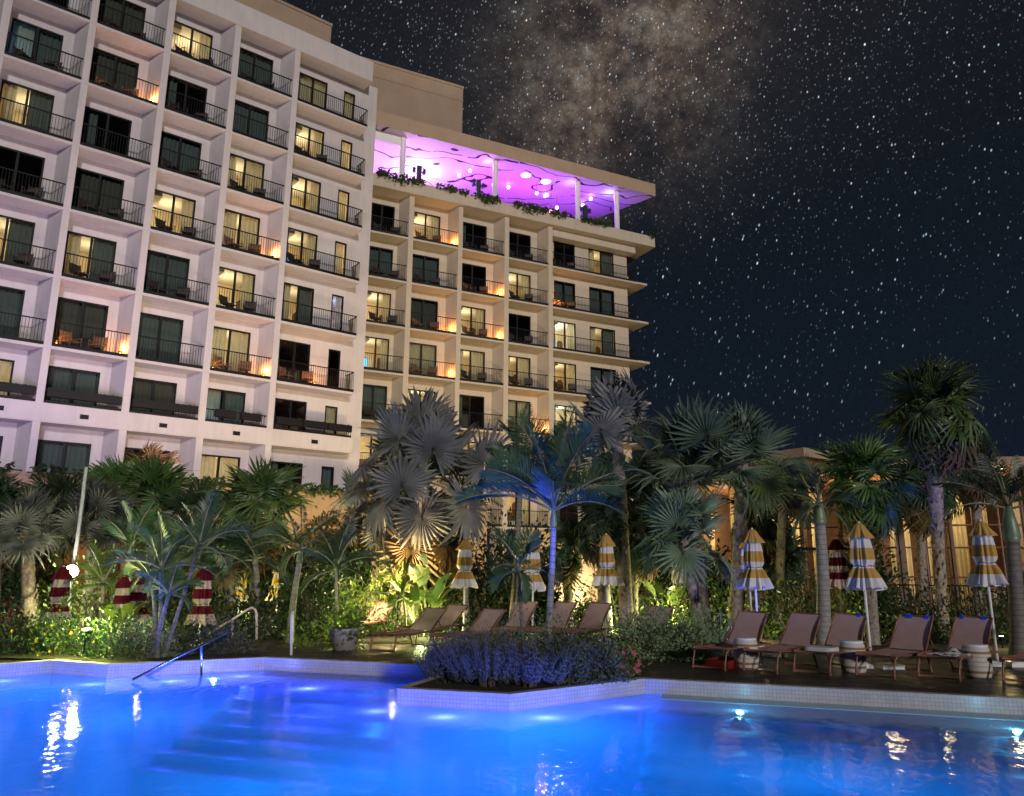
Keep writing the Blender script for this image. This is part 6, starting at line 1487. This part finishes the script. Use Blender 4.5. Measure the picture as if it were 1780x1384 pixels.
for k, (u, w, hang, lb) in enumerate(((1.0, 3.0, 0.5, 'at the far left'), (4.2, 2.4, 0.8, 'beside the lamp pole'), (6.8, 2.6, 0.95, 'right of the lamp pole'), (9.2, 2.0, 0.4, 'behind the golden fan palm'), (11.7, 2.4, 0.35, 'behind the bushy fan palm'), (14.2, 2.2, 0.4, 'left of the silver palms'), (16.0, 1.8, 0.45, 'next to the huge silver palm'), (18.5, 2.2, 0.5, 'hidden behind the huge silver palm'))):
    trailing(wpt(YL, DL - 3.0, u, 0.05, 5.1), R(90) - YL, w, hang, 18, 'dark greenery spilling over the podium wall, ' + lb, 520 + k, 'greenery along the podium wall', 'leaf_dark')
# ------------------------------------------------------------------ garden spotlights (their own fittings)
GL = [(150, 1113, 15.75, 280, (0.9, 1.0, 0.22), 'blazing yellow green ground spotlight in the left bed'),
      (255, 1100, 16.4, 50, (1.0, 0.75, 0.3), 'small warm ground light behind the clumping feather palm'),
      (735, 1062, 20.9, 150, (0.92, 1.0, 0.32), 'bright ground light among the lime leaves left of the umbrella'),
      (598, 1085, 18.0, 60, (0.85, 1.0, 0.25), 'ground light under the lime strap plant'),
      (625, 1040, 22.6, 260, (1.0, 0.85, 0.36), 'warm ground light shining through the tall hedge'),
      (420, 1060, 22.6, 150, (0.95, 1.0, 0.3), 'green ground light behind the purple palm trunk'),
      (1082, 1040, 22.4, 150, (0.95, 1.0, 0.35), 'ground light behind the clear standing umbrella'),
      (1160, 1040, 21.8, 170, (0.95, 0.95, 0.32), 'ground light below the big round yellow leaves'),
      (1295, 1050, 20.6, 110, (1.0, 0.85, 0.35), 'ground light behind the paired umbrellas'),
      (1490, 1060, 21.0, 45, (1.0, 0.85, 0.4), 'small lamp between the middle umbrella and the shadowed one'),
      (80, 1060, 19.6, 130, (0.95, 1.0, 0.4), 'ground light at the foot of the grey fan palm at the far left'),
      (690, 1070, 21.2, 520, (1.0, 0.68, 0.30), 'warm ground light at the base of the huge silver palm'),
      (1740, 1060, 19.0, 30, (1.0, 0.8, 0.3), 'ground light at the right edge behind the last umbrella')]
MAT['gl'] = emat('ground_light_lens', (1.0, 0.95, 0.6), 25)
for k, (px, py, Y, e, col, lb) in enumerate(GL):
    p = ground(px, Y); hz = {0: 0.2, 11: 0.9}.get(k, 0.0); ls = 1.8 if k == 0 else 1.0
    mb = MB(); mb.tube([(0, 0, -0.03 - hz), (0, 0, 0.14)], 0.02, 6, mi=1); mb.lathe([(0.0, 0.12 + 0.12 * ls), (0.05 * ls, 0.12 + 0.12 * ls), (0.065 * ls, 0.12 + 0.10 * ls), (0.05, 0.13), (0.0, 0.12)], 12, mats=[0, 1, 1, 1])
    o = mb.build('ground_light', [MAT['gl'], MAT['black']]); p.z += hz; o.location = p; tag(o, lb, 'garden light', 'garden ground lights')
    lamp('garden_lamp', 'POINT', p + Vector((0, -0.1, 0.46)), e, col, size=0.07)

# blue spotlights hidden among the herbs of the pool beds
for p, q, e in (((0.35, 12.35, 0.75), (0.75, 13.7, 3.3), 120), ((-6.9, 14.9, 0.5), (-6.8, 15.8, 2.4), 40), ((4.4, 15.2, 0.2), (5.0, 19.0, 3.5), 130), ((9.9, 16.6, 0.2), (10.6, 19.0, 4.5), 170)):
    lamp('blue_spot', 'SPOT', p, e * 3, (0.06, 0.10, 1.0), aim=q, size=0.05, spot=62, blend=0.8)
